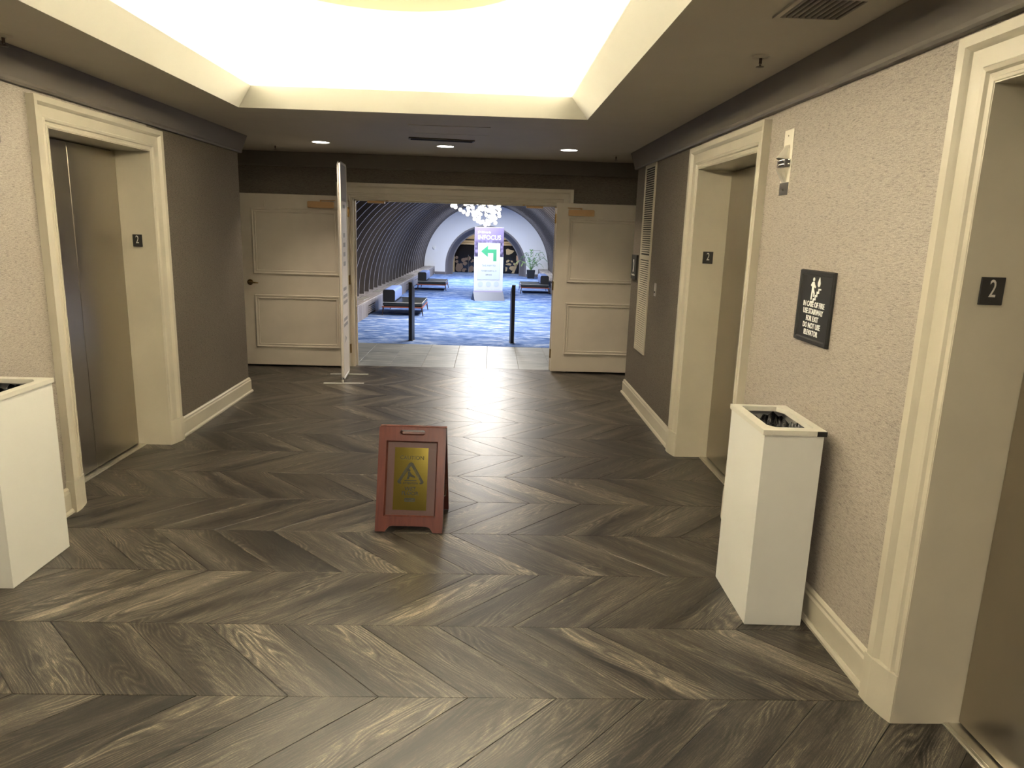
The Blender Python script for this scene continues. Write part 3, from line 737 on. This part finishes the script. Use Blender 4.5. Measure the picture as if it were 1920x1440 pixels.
# ------------------------------------------------------------------ posts
def post(label, x, y, rz, h=.885, dp=.155):
    t = thing('black_post', label, 'post', (x, y, 0), rz, 'black posts at the carpet edge')
    b = B(); w = .026
    b.faces([(-w, 0, 0), (w, 0, 0), (w, dp, 0), (-w, dp, 0), (-w, 0, h), (w, 0, h), (w, dp, h-.115), (-w, dp, h-.115)], [(0, 1, 2, 3), (4, 5, 6, 7), (0, 1, 5, 4), (1, 2, 6, 5), (2, 3, 7, 6), (3, 0, 4, 7)])
    b.done('post_body', M_BLACK, t)
    b = B(); b.box(-w-.0, w+.0, -.004, 0, h-.006, h, .001); b.faces([(-w, 0, h+.002), (w, 0, h+.002), (w, dp, h-.113), (-w, dp, h-.113)], [(0, 1, 2, 3)]); b.done('edge_cap', M_STEEL2, t, norm=False)
    b = B(); b.box(-w-.01, w+.01, -.01, dp+.01, 0, .006, .002); b.done('foot_plate', M_BLACK, t)
post('black slab post left of the hall entrance, in front of the bench', -1.190, 10.70, R(-9))
post('black slab post right of the hall entrance, below the sign', .358, 10.70, R(6))

# ------------------------------------------------------------------ poster stand
st_ = thing('poster_stand', 'tall purple and white double-sided poster stand with green arrow', 'sign', (-.045, 17.42, 0), R(14))
b = B(); b.prism([(-.20, 0), (.20, 0), (0, .215)], lambda a, c, d: (d, a, c), -.375, .375); b.done('base', M_BASEG, st_)
b = B(); b.box(-.362, .362, -.012, .012, .165, 1.745, .002); b.done('board', M_STANDW, st_)
b = B(); b.box(-.360, .360, -.0145, -.0125, .165, .235); b.done('lower_band', M_LILAC, st_)
b = B(); b.box(-.360, .360, -.0145, -.0125, 1.05, 1.742); b.done('photo_header', M_PURP, st_)
text('JD Edwards', .068, M_WHITE, st_, (-.285, -.0155, 1.625), sx=1., align='LEFT')
text('INFOCUS', .150, M_WHITE, st_, (0.0, -.0155, 1.50), sx=.92, off=.001)
ps = B(); ps.box(-.275, .275, -.019, -.015, .50, 1.375, .001); po = ps.done('poster_sheet', M_POSTER, st_)
b = B(); arrow = [(-.20, 1.175), (-.03, 1.315), (-.03, 1.225), (.185, 1.225), (.185, .945), (.105, .945), (.105, 1.14), (-.03, 1.14), (-.03, 1.045)]
b.prism(arrow, fXZ, -.0195, -.0205); b.done('green_arrow', M_GREEN, po)
text('THIS WAY TO:', .062, M_INK, po, (0, -.020, .835), sx=.85, off=-.0005)
text('TOWER COURT A - D', .043, M_INK, po, (0, -.020, .71), sx=.9)
text('UPSTAIRS', .040, M_INK, po, (0, -.020, .615), sx=.95)
b = B()
for x in (-.2, 0., .2): b.prism([(x+.065*math.cos(2*math.pi*i/20), .39+.065*math.sin(2*math.pi*i/20)) for i in range(20)], fXZ, -.013, -.0145)
for x0, x1 in ((-.29, -.13), (-.08, .02), (.07, .10), (.15, .29)): b.box(x0, x1, -.0145, -.013, .262, .270)
b.done('footer_print', M_PALEP, st_)

# ------------------------------------------------------------------ palm
pl = thing('potted_palm', 'green palm in a black square planter beside the arch', 'plant', (1.47, 26.05, 0))
b = B(); b.faces([(-.12, -.12, 0), (.12, -.12, 0), (.12, .12, 0), (-.12, .12, 0), (-.15, -.15, .31), (.15, -.15, .31), (.15, .15, .31), (-.15, .15, .31)], [(0, 1, 2, 3), (0, 1, 5, 4), (1, 2, 6, 5), (2, 3, 7, 6), (3, 0, 4, 7), (4, 5, 6, 7)]); b.done('planter', M_BLACK, pl)
random.seed(11)
FR = [(-70, .36, .42), (-20, .55, .50), (10, .60, .45), (45, .42, .62), (160, .40, .50), (200, .30, .60), (185, .55, .34), (-5, .42, .25), (90, .2, .72), (130, .3, .62), (-110, .35, .45), (20, .5, .66), (215, .42, .3), (-45, .3, .3)]
for i, (az, reach, rise) in enumerate(FR):
    a = R(az); pts = []
    for k in range(9):
        s = k/8; rr = reach*s; zz = .30+rise*math.sin(s*math.pi*.62)*1.0
        if s > .7: zz -= (s-.7)*.25
        pts.append(Vector((rr*math.cos(a), rr*math.sin(a)*.7, zz)))
    b = B(); b.tube(pts, [.007-.0006*k for k in range(9)], 5)
    for k in range(2, 9):
        p = pts[k]; d = (pts[k]-pts[k-1]).normalized(); sd = d.cross(Vector((0, 0, 1))).normalized()
        for q in (-1, 1):
            ln = .13*(1-.5*abs(k-5)/5); tip = p+d*ln*.7+sd*q*ln*.6-Vector((0, 0, .04)); w_ = d*.011
            b.faces([p-w_, p+w_, (p+tip)/2+w_*1.3+Vector((0, 0, .01)), tip, (p+tip)/2-w_*1.3+Vector((0, 0, .01))], [(0, 1, 2, 3, 4)])
    b.done('frond', M_LEAF2 if i in (6, 12) else M_LEAF, pl, norm=False)

# ------------------------------------------------------------------ chandelier
ch = thing('globe_chandelier', 'cluster of glowing glass globes hanging in the vault', 'chandelier', (-.30, 20.0, 0))
Z0c = 2.56
b = B(); b.lathe([(.0, 0), (.30, 0), (.32, .01), (.32, .025)], (-.1, 0, Z0c-.025), 24); b.done('canopy', M_CHROME, ch, smooth=40)
GP = [(845, 382), (847, 389), (853, 381), (858, 380), (863, 381), (871, 386), (862, 396), (868, 400), (875, 404), (876, 393), (877, 399), (882, 386), (884, 392), (888, 383), (893, 384), (898, 382), (904, 386), (901, 382), (885, 400), (886, 405), (890, 406), (888, 412), (892, 399), (895, 401), (897, 394), (902, 395), (899, 404), (896, 410), (894, 416), (899, 418), (903, 417), (908, 395), (912, 397), (909, 405), (911, 415), (911, 420), (908, 422), (914, 421), (912, 384), (917, 386), (920, 396), (918, 399), (922, 402), (915, 408), (920, 407), (924, 408), (926, 411), (918, 415), (923, 414), (926, 419), (929, 392), (932, 383), (932, 388), (933, 395), (932, 402), (933, 407), (925, 400)]
random.seed(3); sph = bmesh.new(); bmesh.ops.create_icosphere(sph, subdivisions=2, radius=.052)
gm = bpy.data.meshes.new('globe'); sph.to_mesh(gm); sph.free(); gm.materials.append(M_GLOBE)
for p in gm.polygons: p.use_smooth = True
GL = [((u-919)*.01504+.30+.0, random.uniform(-.45, .45), 1.68-(v-432-.025*(u-921))*.01504) for u, v in GP]
GL += [(random.uniform(-.75, .55), random.uniform(-.45, .45), random.uniform(2.26, 2.46)) for _ in range(12)]
wb = B()
for x, y, z in GL:
    sc_ = 1+y/20; zz = 1.68+(z-1.68)*sc_; xx = (x-.30)*sc_+.30
    link('globe', gm, ch, (xx, y, zz)).scale = (random.uniform(.9, 1.12),)*3
    wb.cyl((xx, y, zz+.04), (-.1+(xx+.1)*.35, y*.4, Z0c-.02), .0022, seg=4, caps=False)
wb.done('hanging_wire', M_CHROME, ch)

# ------------------------------------------------------------------ wet floor sign
ws = thing('wet_floor_sign', 'folding cherry wood caution sign with a brass plaque', 'sign', (-.418, 3.925, 0), R(-2.2))
LEAN = math.atan(.172/.565); LN = .590; HWs = .190
def sign_panel(front):
    g = bpy.data.objects.new('front_board' if front else 'rear_board', None); C.objects.link(g); g.parent = ws
    g.location = (0, 0, .565)
    g.rotation_euler = (-LEAN if front else LEAN, 0, 0 if front else 0)
    return g
def panel_shape(w, h, lg=.03):
    # outline with cut out between the feet, local z from -h (bottom) to 0 (top)
    o = [(-w, 0), (-w, -h), (-w+.055, -h), (-w+.062, -h+.012), (-w+.075, -h+.028), (-w+.095, -h+.034), (w-.095, -h+.034), (w-.075, -h+.028), (w-.062, -h+.012), (w-.055, -h), (w, -h), (w, 0)]
    return o
for front in (True, False):
    g = sign_panel(front); s = 1 if front else -1
    hole = [(-.150, -LN+.082), (.150, -LN+.082), (.150, -.075), (-.150, -.075)]
    slot = rrect(-.072, .072, -.045, -.016, .0144, 4)
    b = B(); y0, y1 = (-.022, 0) if front else (0, .022)
    b.holed(panel_shape(HWs, LN), [hole, slot], fXZ, y0, y1); fo = b.done('frame', M_CHERRY, g)
    b = B(); yy = y0 if front else y1
    b.sweep(hole, [(0, yy-s*.001), (.004, yy-s*.001), (.012, yy+s*.013), (.012, yy+s*.017), (0, yy+s*.017)], fXZ, closed=True); b.done('bead', M_CHERRY, g)
    b = B(); b.box(-.150, .150, min(yy+s*.016, yy+s*.020), max(yy+s*.016, yy+s*.020), -LN+.082, -.075); pn = b.done('inner_panel', M_CHERRY2, g)
    if not front: continue
    yp = yy+.016
    px0, px1, pz0, pz1 = -.098, .092, -.468, -.116
    b = B(); b.box(px0, px1, yp-.0015, yp, pz0, pz1); plq = b.done('brass_plaque', M_GOLD, g)
    cxp = (px0+px1)/2; T = lambda *a, **k: text(*a, parent=plq, ext=.0003, **k)
    yt = yp-.0020
    PH = pz1-pz0; zf = lambda f: pz1-f*PH
    text('CAUTION', .031, M_ETCH, plq, (cxp+.004, yt, zf(.165)), sx=.98, ext=.0003)
    text('ATTENTION', .0165, M_ETCH, plq, (cxp, yt, zf(.572)), sx=.92, ext=.0003, off=.0004)
    text('WET', .030, M_ETCH, plq, (cxp, yt, zf(.663)), sx=1., ext=.0003, off=.0006)
    text('FLOOR', .030, M_ETCH, plq, (cxp, yt, zf(.735)), sx=1., ext=.0003, off=.0006)
    b = B()
    for q in (-1, 1):   # two heavy sides with turned-in feet
        P = lambda x, f: (cxp+q*x, zf(f))
        b.prism([P(0, .235), P(.012, .25), P(.068, .515), P(.075, .545), P(.070, .575), P(.056, .585), P(.050, .57), P(.058, .555), P(.052, .525), P(.002, .30), P(0, .30)], fXZ, yt, yt-.0004)
    b.prism([(cxp-.035, zf(.535)), (cxp+.033, zf(.535)), (cxp+.033, zf(.520)), (cxp-.035, zf(.520))], fXZ, yt, yt-.0004)
    fx = lambda x, f: (cxp+x, zf(f))
    b.prism([(cxp-.010+.007*math.cos(2*math.pi*i/10), zf(.365)+.007*math.sin(2*math.pi*i/10)) for i in range(10)], fXZ, yt, yt-.0004)
    b.prism([fx(-.018, .385), fx(-.004, .39), fx(.006, .43), fx(.026, .465), fx(.024, .485), fx(.0, .465), fx(-.016, .45)], fXZ, yt, yt-.0004)
    b.prism([fx(-.016, .45), fx(-.004, .455), fx(-.012, .51), fx(-.024, .51)], fXZ, yt, yt-.0004)
    b.done('warning_triangle', M_ETCH, plq)
    q = text('CUIDADO', .011, M_GOLD, plq, (cxp-.036, yt-.0006, zf(.42)), sx=1, ext=.0002); q.rotation_euler = (R(90), R(-60), 0)
    q = text('ACHTUNG', .011, M_GOLD, plq, (cxp+.036, yt-.0006, zf(.42)), sx=1, ext=.0002); q.rotation_euler = (R(90), R(60), 0)
    b = B(); b.prism(rrect(cxp-.031, cxp+.031, zf(.868), zf(.808), .006, 3), fXZ, yt, yt-.0004); b.done('maker_mark', M_ETCH, plq)
    text('Rubbermaid', .0105, M_GOLD, plq, (cxp, yt-.0006, zf(.838)), ext=.0002)
b = B(); b.box(-.185, .185, -.006, .006, .560, .572, .002); b.done('hinge_rail', M_CHERRY, ws)
b = B(); ppx = [(.178, -.105, .22), (.184, -.05, .175), (.186, 0, .16), (.184, .05, .175), (.178, .105, .22)]
for i in range(24):
    s_ = i/23*4; k = min(3, int(s_)); p = Vector(ppx[k]).lerp(Vector(ppx[k+1]), s_-k); b.ball(tuple(p), .0038, 1)
b.done('chain', M_CHROME, ws)

# ------------------------------------------------------------------ bins
def bin_(label, loc, rz):
    t = thing('waste_bin', label, 'bin', loc, rz, 'white metal waste bins')
    w, d, h = .125, .2225, .878
    b = B(); o = [(-w, -d), (w, -d), (w, d), (-w, d)]; i_ = [(-w+.004, -d+.004), (w-.004, -d+.004), (w-.004, d-.004), (-w+.004, d-.004)]
    b.holed(o, [i_], fXY, .004, h); b.box(-w+.001, w-.001, -d+.001, d-.001, .002, .008); b.done('body', M_BIN, t)
    b = B(); W2, D2 = w+.008, d+.006
    op = [(-w+.035, d-.03), (-w+.035, -d+.078), (-w+.060, -d+.045), (w-.028, -d+.045), (w-.028, d-.075), (w-.050, d-.03)]
    b.holed([(-W2, -D2), (W2, -D2), (W2, D2), (-W2, D2)], [op], fXY, h, h+.022); ld = b.done('lid', M_BINLID, t)
    for y in (-1, 1):
        b = B(); b.box(W2-.040, W2+.002, min(y*(D2-.03), y*(D2+.002)), max(y*(D2-.03), y*(D2+.002)), h-.001, h+.0205, .001); b.done('corner_clip', M_BLACK, ld)
    b = B(); b.holed(i_, [[(a*.97, c*.98) for a, c in i_]], fXY, .3, h-.001); b.done('inner_wall', M_INNER, t)
    n = 72; vs = []; rows = 5
    for r_ in range(rows):
        zz = [.842, .856, .80, .68, .42][r_]; sc_ = [.965, .93, .88, .84, .7][r_]
        for k in range(n):
            a = 2*math.pi*k/n; cx_, cy_ = math.cos(a), math.sin(a); m_ = max(abs(cx_), abs(cy_)); wob = .006*math.sin(k*2.7+r_)+.006*math.sin(k*1.3)
            vs.append(((w-.006)*(cx_/m_)*sc_+wob*(cx_), (d-.006)*(cy_/m_)*sc_+wob*cy_, zz+.012*math.sin(k*.55+1)+.008*math.sin(k*1.7)))
    b = B(); b.faces(vs, [(r_*n+k, r_*n+(k+1) % n, (r_+1)*n+(k+1) % n, (r_+1)*n+k) for r_ in range(rows-1) for k in range(n)]+[tuple(range((rows-1)*n, rows*n))]); b.done('liner_bag', M_BAG, t, smooth=180, norm=False)
    return t
b1 = bin_('tall white waste bin against the right wall below the black sign', (1.2935, 3.0435, 0), R(-1.4))
b2 = copy_tree(b1); b2.location = (-2.283, 3.277, 0); b2.rotation_euler = (0, 0, R(180)); b2['label'] = 'tall white waste bin at the left edge beside the left lift'
b = B(); random.seed(2)
vs = [(random.uniform(.85, 1.1)*v[0], random.uniform(.85, 1.1)*v[1], random.uniform(.7, 1.1)*v[2]) for v in [(.03, .0, 0), (.01, .03, .004), (-.03, .01, 0), (-.01, -.03, .005), (0, 0, .03), (.012, .012, -.012)]]
b.faces(vs, [(0, 1, 4), (1, 2, 4), (2, 3, 4), (3, 0, 4), (0, 5, 1), (1, 5, 2), (2, 5, 3), (3, 5, 0)])
o = b.done('crumpled_wrapper', M_PINK); o.location = (-2.235, 3.24, .835); tag(o, 'crumpled pink wrapper inside the left bin', 'litter')

# ------------------------------------------------------------------ fabric banner on feet
bn = thing('fabric_banner', 'tall white fabric banner seen edge-on before the left door leaf', 'banner', (-1.593, 7.85, 0), R(4.2))
hl = .245
p = rrect(-hl, hl, .035, 2.325, .05, 5)
b = B(); b.sweep(p, [(0, -.014), (.010, -.018), (.022, -.014), (.026, 0), (.022, .014), (.010, .018), (0, .014)], lambda a, c, d: (d, a, c), closed=True); b.done('tube_frame', nm('white_tube', (.82, .79, .72), .35), bn, smooth=60)
b = B(); b.prism(rrect(-hl+.012, hl-.012, .047, 2.313, .04, 4), lambda a, c, d: (d, a, c), -.012, .012); fb = b.done('fabric', M_BAN, bn)
b = B(); b.prism(rrect(-hl+.02, hl-.02, 1.93, 2.30, .03, 3), lambda a, c, d: (d, a, c), .0122, .0132); b.done('header_print', M_BAN2, fb)
b = B()
def bar(y0, y1, z0, z1):
    b.box(.0122, .0134, y0, y1, z0, z1)
for z in (1.555, 1.455, 1.355, 1.255):
    for a in (-.10, -.04, .02): bar(a, a+.045, z, z+.045)
for z, y0, y1 in ((1.93, -.10, .12), (1.86, -.08, .06), (.99, -.14, .10), (.91, -.16, .14), (.845, -.16, .16), (.66, -.14, .15), (.60, -.16, .17)):
    a = y0
    while a < y1: bar(a, a+.03, z, z+.035); a += .042
b.prism([(-.06, .50), (.05, .46), (-.06, .42)], lambda a, c, d: (d, a, c), .0122, .0134)
tag(b.done('print', nm('faded_print', (.42, .40, .39), .6), fb), kind='stuff')
for y in (-.262, .235):
    b = B(); b.box(-.205, .225, y-.012, y+.012, .0, .009, .002); b.cyl((0, y, .008), (0, y, .04), .012, seg=10); b.done('foot', M_BIN, bn)

# ------------------------------------------------------------------ fire sign (right wall)
fs_ = thing('fire_stair_sign', 'black wall sign telling people to use the stairway', 'sign', (XR, 3.178, 1.216), R(-90))
b = B(); b.box(-.166, .166, -.012, 0, 0, .330, .002); b.done('back_plate', M_SIGNBLK, fs_)
b = B(); b.sweep([(-.166, 0), (.166, 0), (.166, .33), (-.166, .33)], [(.002, -.011), (.004, -.018), (.018, -.018), (.024, -.012)], fXZ, closed=True); b.done('raised_border', M_SIGNBLK, fs_)
text('IN CASE OF FIRE\nUSE STAIRWAY\nFOR EXIT\nDO NOT USE\nELEVATOR', .034, M_WHITE, fs_, (-.0, -.0125, .112), sx=.86, ext=.001, sp=.95, off=.0006)
b = B(); y0, y1 = -.012, -.0145
ci = lambda cx_, cz_, r_, n_=12: [(cx_+r_*math.cos(2*math.pi*i/n_), cz_+r_*math.sin(2*math.pi*i/n_)) for i in range(n_)]
b.prism(ci(-.022, .290, .0085), fXZ, y0, y1)
b.prism([(-.036, .275), (-.028, .279), (-.016, .279), (-.009, .268), (.004, .258), (0, .252), (-.012, .258), (-.014, .245), (-.032, .245), (-.033, .260), (-.043, .258), (-.046, .264)], fXZ, y0, y1)
b.prism([(-.032, .246), (-.014, .246), (-.002, .228), (-.006, .212), (-.013, .212), (-.012, .226), (-.022, .236), (-.028, .198), (-.036, .198)], fXZ, y0, y1)
b.prism([(-.036, .192), (-.012, .192), (-.012, .206), (.004, .206), (.004, .222), (.018, .222), (.018, .238), (.032, .238), (.032, .252), (.056, .252), (.056, .246), (.040, .246), (.040, .230), (.026, .230), (.026, .214), (.012, .214), (.012, .198), (-.004, .198), (-.004, .184), (-.036, .184)], fXZ, y0, y1)
b.prism([(.034, .302), (.026, .288), (.020, .276), (.022, .264), (.032, .259), (.042, .264), (.045, .275), (.040, .286)], fXZ, y0, y1)
b.done('stair_pictogram', M_WHITE, fs_)

# ------------------------------------------------------------------ phone sign beside the grille
ph = thing('phone_sign', 'small black sign with white handset beside the tall grille', 'sign', (XR, 7.285, 1.235), R(-90))
b = B(); b.box(-.12, .12, -.022, 0, 0, .245, .003); b.done('plate', M_SIGNBLK, ph)
b = B(); pts = [(.05+.0*k, 0) for k in range(1)]
arc = [(.045*math.cos(a)-.02, .135+.062*math.sin(a)) for a in [R(-62+124*k/10) for k in range(11)]]
arc2 = [(.028*math.cos(a)-.02, .135+.045*math.sin(a)) for a in [R(62-124*k/10) for k in range(11)]]
b.prism(arc+arc2, fXZ, -.022, -.0245); b.prism(ci(-.002, .185, .014), fXZ, -.022, -.0245); b.prism(ci(-.002, .085, .014), fXZ, -.022, -.0245); b.done('handset', M_WHITE, ph)
text('House Phone', .030, M_GREYTXT, ph, (0, -.0225, .045), sx=.95)

# ------------------------------------------------------------------ tall louvre grille
gr = thing('louvre_grille', 'tall narrow cream louvred grille near the far right corner', 'grille', (XR, 6.835, .56), R(-90))
gw, gh = .225, 1.765
b = B(); b.sweep([(-gw, 0), (gw, 0), (gw, gh), (-gw, gh)], [(0, 0), (0, -.012), (.028, -.014), (.032, -.004), (.032, 0)], fXZ, closed=True)
b.box(-gw+.03, gw-.03, -.012, 0, gh*.515-.022, gh*.515+.022); b.done('frame', M_VENT, gr)
b = B(); b.box(-gw+.01, gw-.01, -.003, -.0005, .01, gh-.01); b.done('dark_backing', M_GAP, gr)
b = B(); b.prism([(-.0115, .0), (-.0095, .0013), (-.0025, .0120), (-.0045, .0108)], lambda a, c, d: (d, a, c), -gw+.031, gw-.031)
bmesh.ops.recalc_face_normals(b.bm, faces=b.bm.faces); sm = bpy.data.meshes.new('louvre'); b.bm.to_mesh(sm); b.bm.free(); sm.materials.append(M_VENT)
z = .040
while z < gh-.045:
    if abs(z+.007-gh*.515) > .034: link('louvre', sm, gr, (0, 0, z))
    z += .0206
# wall plate
wp = thing('wall_plate', 'small brushed steel plate on the dark wall right of the grille', 'wall plate', (XR, 6.33, 1.147), R(-90))
b = B(); b.box(-.035, .035, -.008, 0, 0, .115, .002); b.done('plate', M_STEEL2, wp)
b = B(); b.prism(ci(0, .035, .008), fXZ, -.008, -.014); b.done('key_switch', M_BLACK, wp)

# ------------------------------------------------------------------ lift lanterns
def lantern(label, loc, rz):
    t = thing('lift_lantern', label, 'lantern', loc, rz, 'steel lift lanterns')
    w, h = .055, .318
    b = B(); b.box(-w, w, -.004, 0, 0, h, .0008); b.done('face_plate', M_STEEL3, t)
    b = B(); b.box(-w, w, -.0048, -.004, 0, .062); b.done('dark_foot', nm('dark_inset', (.09, .085, .08), .4), t)
    for z0, z1, up in ((.225, .150, 1), (.128-.0, .060, -1)):
        b = B()   # wedge: flush at z0, proud 40 mm at the other end
        if up > 0: za, zb, = .245, .176
        else: za, zb = .062, .132
        n = 6; top = []; bot = []
        for i in range(n+1):
            x = -w+2*w*i/n*.82; top.append((x*.6-.0, -.005, za)); dd = -.005-.048*math.sin(math.pi*(.15+.7*i/n)); bot.append((x, dd, zb+.006*math.sin(math.pi*i/n)*up))
        back = [(-w, -.004, zb), (w*.64, -.004, zb)]
        vs = top+bot+back; fs = [(i, i+1, n+1+i+1, n+1+i) for i in range(n)]+[tuple([n+1+i for i in range(n+1)]+[2*n+3, 2*n+2])]+[(0, n+1, 2*n+2), (n, 2*n+1, 2*n+3)]
        b.faces(vs, fs); b.done('lens_wedge', M_STEEL3, t)
    for z in (.148, .168):
        b = B(); b.tube([(-w, -.008, z-.003), (-w*.5, -.034, z-.006), (0, -.044, z-.004), (w*.5, -.034, z), (w*.95, -.008, z+.002)], .0045, 6); b.done('bar', M_CHROME, t, smooth=60)
    b = B(); b.box(-w*.98, w*.9, -.03, -.004, .138, .172); b.done('dark_band', nm('dark_lens', (.12, .11, .10), .35), t)
    for z in (.026, h-.03):
        b = B(); b.cyl((0, -.004, z), (0, -.008, z), .004, seg=8); b.done('screw', M_CHROME, t)
lantern('brushed steel lift lantern on the right wall above the bin', (XR, 3.685, 1.897), R(-90))
lantern('brushed steel lift lantern at the left edge above the left bin', (XL, 3.635, 1.885), R(90))

# ------------------------------------------------------------------ ceiling fittings
def downlight(label, x, y):
    t = thing('downlight', label, 'ceiling light', (x, y, ZC), 0, 'round recessed downlights by the doorway')
    b = B(); b.lathe([(.105, 0), (.105, -.004), (.098, -.006), (.083, -.005), (.083, 0)], (0, 0, 0), 32); b.done('trim_ring', M_COVE, t, smooth=40)
    b = B(); b.lathe([(.0005, -.003), (.082, -.003), (.082, -.0042), (.0005, -.0042)], (0, 0, 0), 32); b.done('lens', M_GLOW, t)
    l = bpy.data.lights.new('downlight_lamp', 'SPOT'); l.energy = 105; l.color = (1, .86, .68); l.spot_size = R(105); l.spot_blend = .7; l.shadow_soft_size = .06
    o = bpy.data.objects.new('downlight_lamp', l); C.objects.link(o); o.parent = t; o.location = (0, 0, -.012)
downlight('left one of three round downlights before the doorway', -1.725, 7.49)
downlight('middle one of three round downlights before the doorway', -.48, 7.48)
downlight('right one of three round downlights before the doorway', .76, 7.43)
def sprinkler(label, x, y):
    t = thing('sprinkler', label, 'sprinkler', (x, y, ZC), 0, 'ceiling sprinkler heads')
    b = B(); b.lathe([(.040, 0), (.038, -.004), (.022, -.010), (.012, -.012), (.012, 0)], (0, 0, 0), 20); b.done('escutcheon', M_CEIL, t, smooth=40)
    b = B(); b.cyl((0, 0, -.010), (0, 0, -.034), .007, seg=10)
    for s in (-1, 1): b.tube([(0, s*.008, -.02), (0, s*.012, -.032), (0, s*.003, -.045)], .002, 5)
    b.lathe([(.002, -.045), (.018, -.046), (.019, -.048), (.002, -.050)], (0, 0, 0), 16); b.done('head', M_BRONZED, t, smooth=40)
sprinkler('sprinkler head on the ceiling above the right wall', 1.205, 3.43)
sprinkler('sprinkler head on the ceiling at the upper left corner', -2.27, 3.60)
sprinkler('sprinkler head on the ceiling left of the left downlight', -2.29, 7.88)
sprinkler('sprinkler head on the ceiling right of the right downlight', 1.30, 7.80)
vt = thing('slot_vent', 'long slot vent on the ceiling before the doorway', 'vent', (-.48, 6.93, ZC), R(8))
b = B(); b.box(-.305, .305, -.055, .055, -.012, 0, .004); b.done('frame', M_CROWN, vt)
for y in (-.03, 0, .03):
    b = B(); b.box(-.285, .285, y-.008, y+.008, -.016, -.011); b.done('slot', M_GAP, vt)
ah = thing('ceiling_hatch', 'flat rectangular access hatch on the ceiling behind the slot vent', 'hatch', (-.36, 6.28, ZC), 0)
b = B(); b.box(-.33, .33, -.24, .24, -.003, 0, .001); b.done('panel', M_CEIL, ah)
b = B(); b.sweep([(-.335, -.245), (.335, -.245), (.335, .245), (-.335, .245)], [(0, 0), (0, -.005), (.008, -.005), (.008, 0)], fXY, closed=True); b.done('rim', M_CEIL, ah)
rg = thing('return_grille', 'ceiling grille at the top edge above the right wall', 'vent', (1.16, 2.72, ZC), 0)
b = B(); b.sweep([(-.13, -.13), (.13, -.13), (.13, .13), (-.13, .13)], [(0, 0), (0, -.008), (.02, -.008), (.02, 0)], fXY, closed=True); b.done('frame', M_CEIL, rg)
for i in range(10):
    b = B(); x = -.105+i*.0233; b.box(x-.004, x+.004, -.11, .11, -.008, -.001); b.done('blade', M_CROWN, rg)
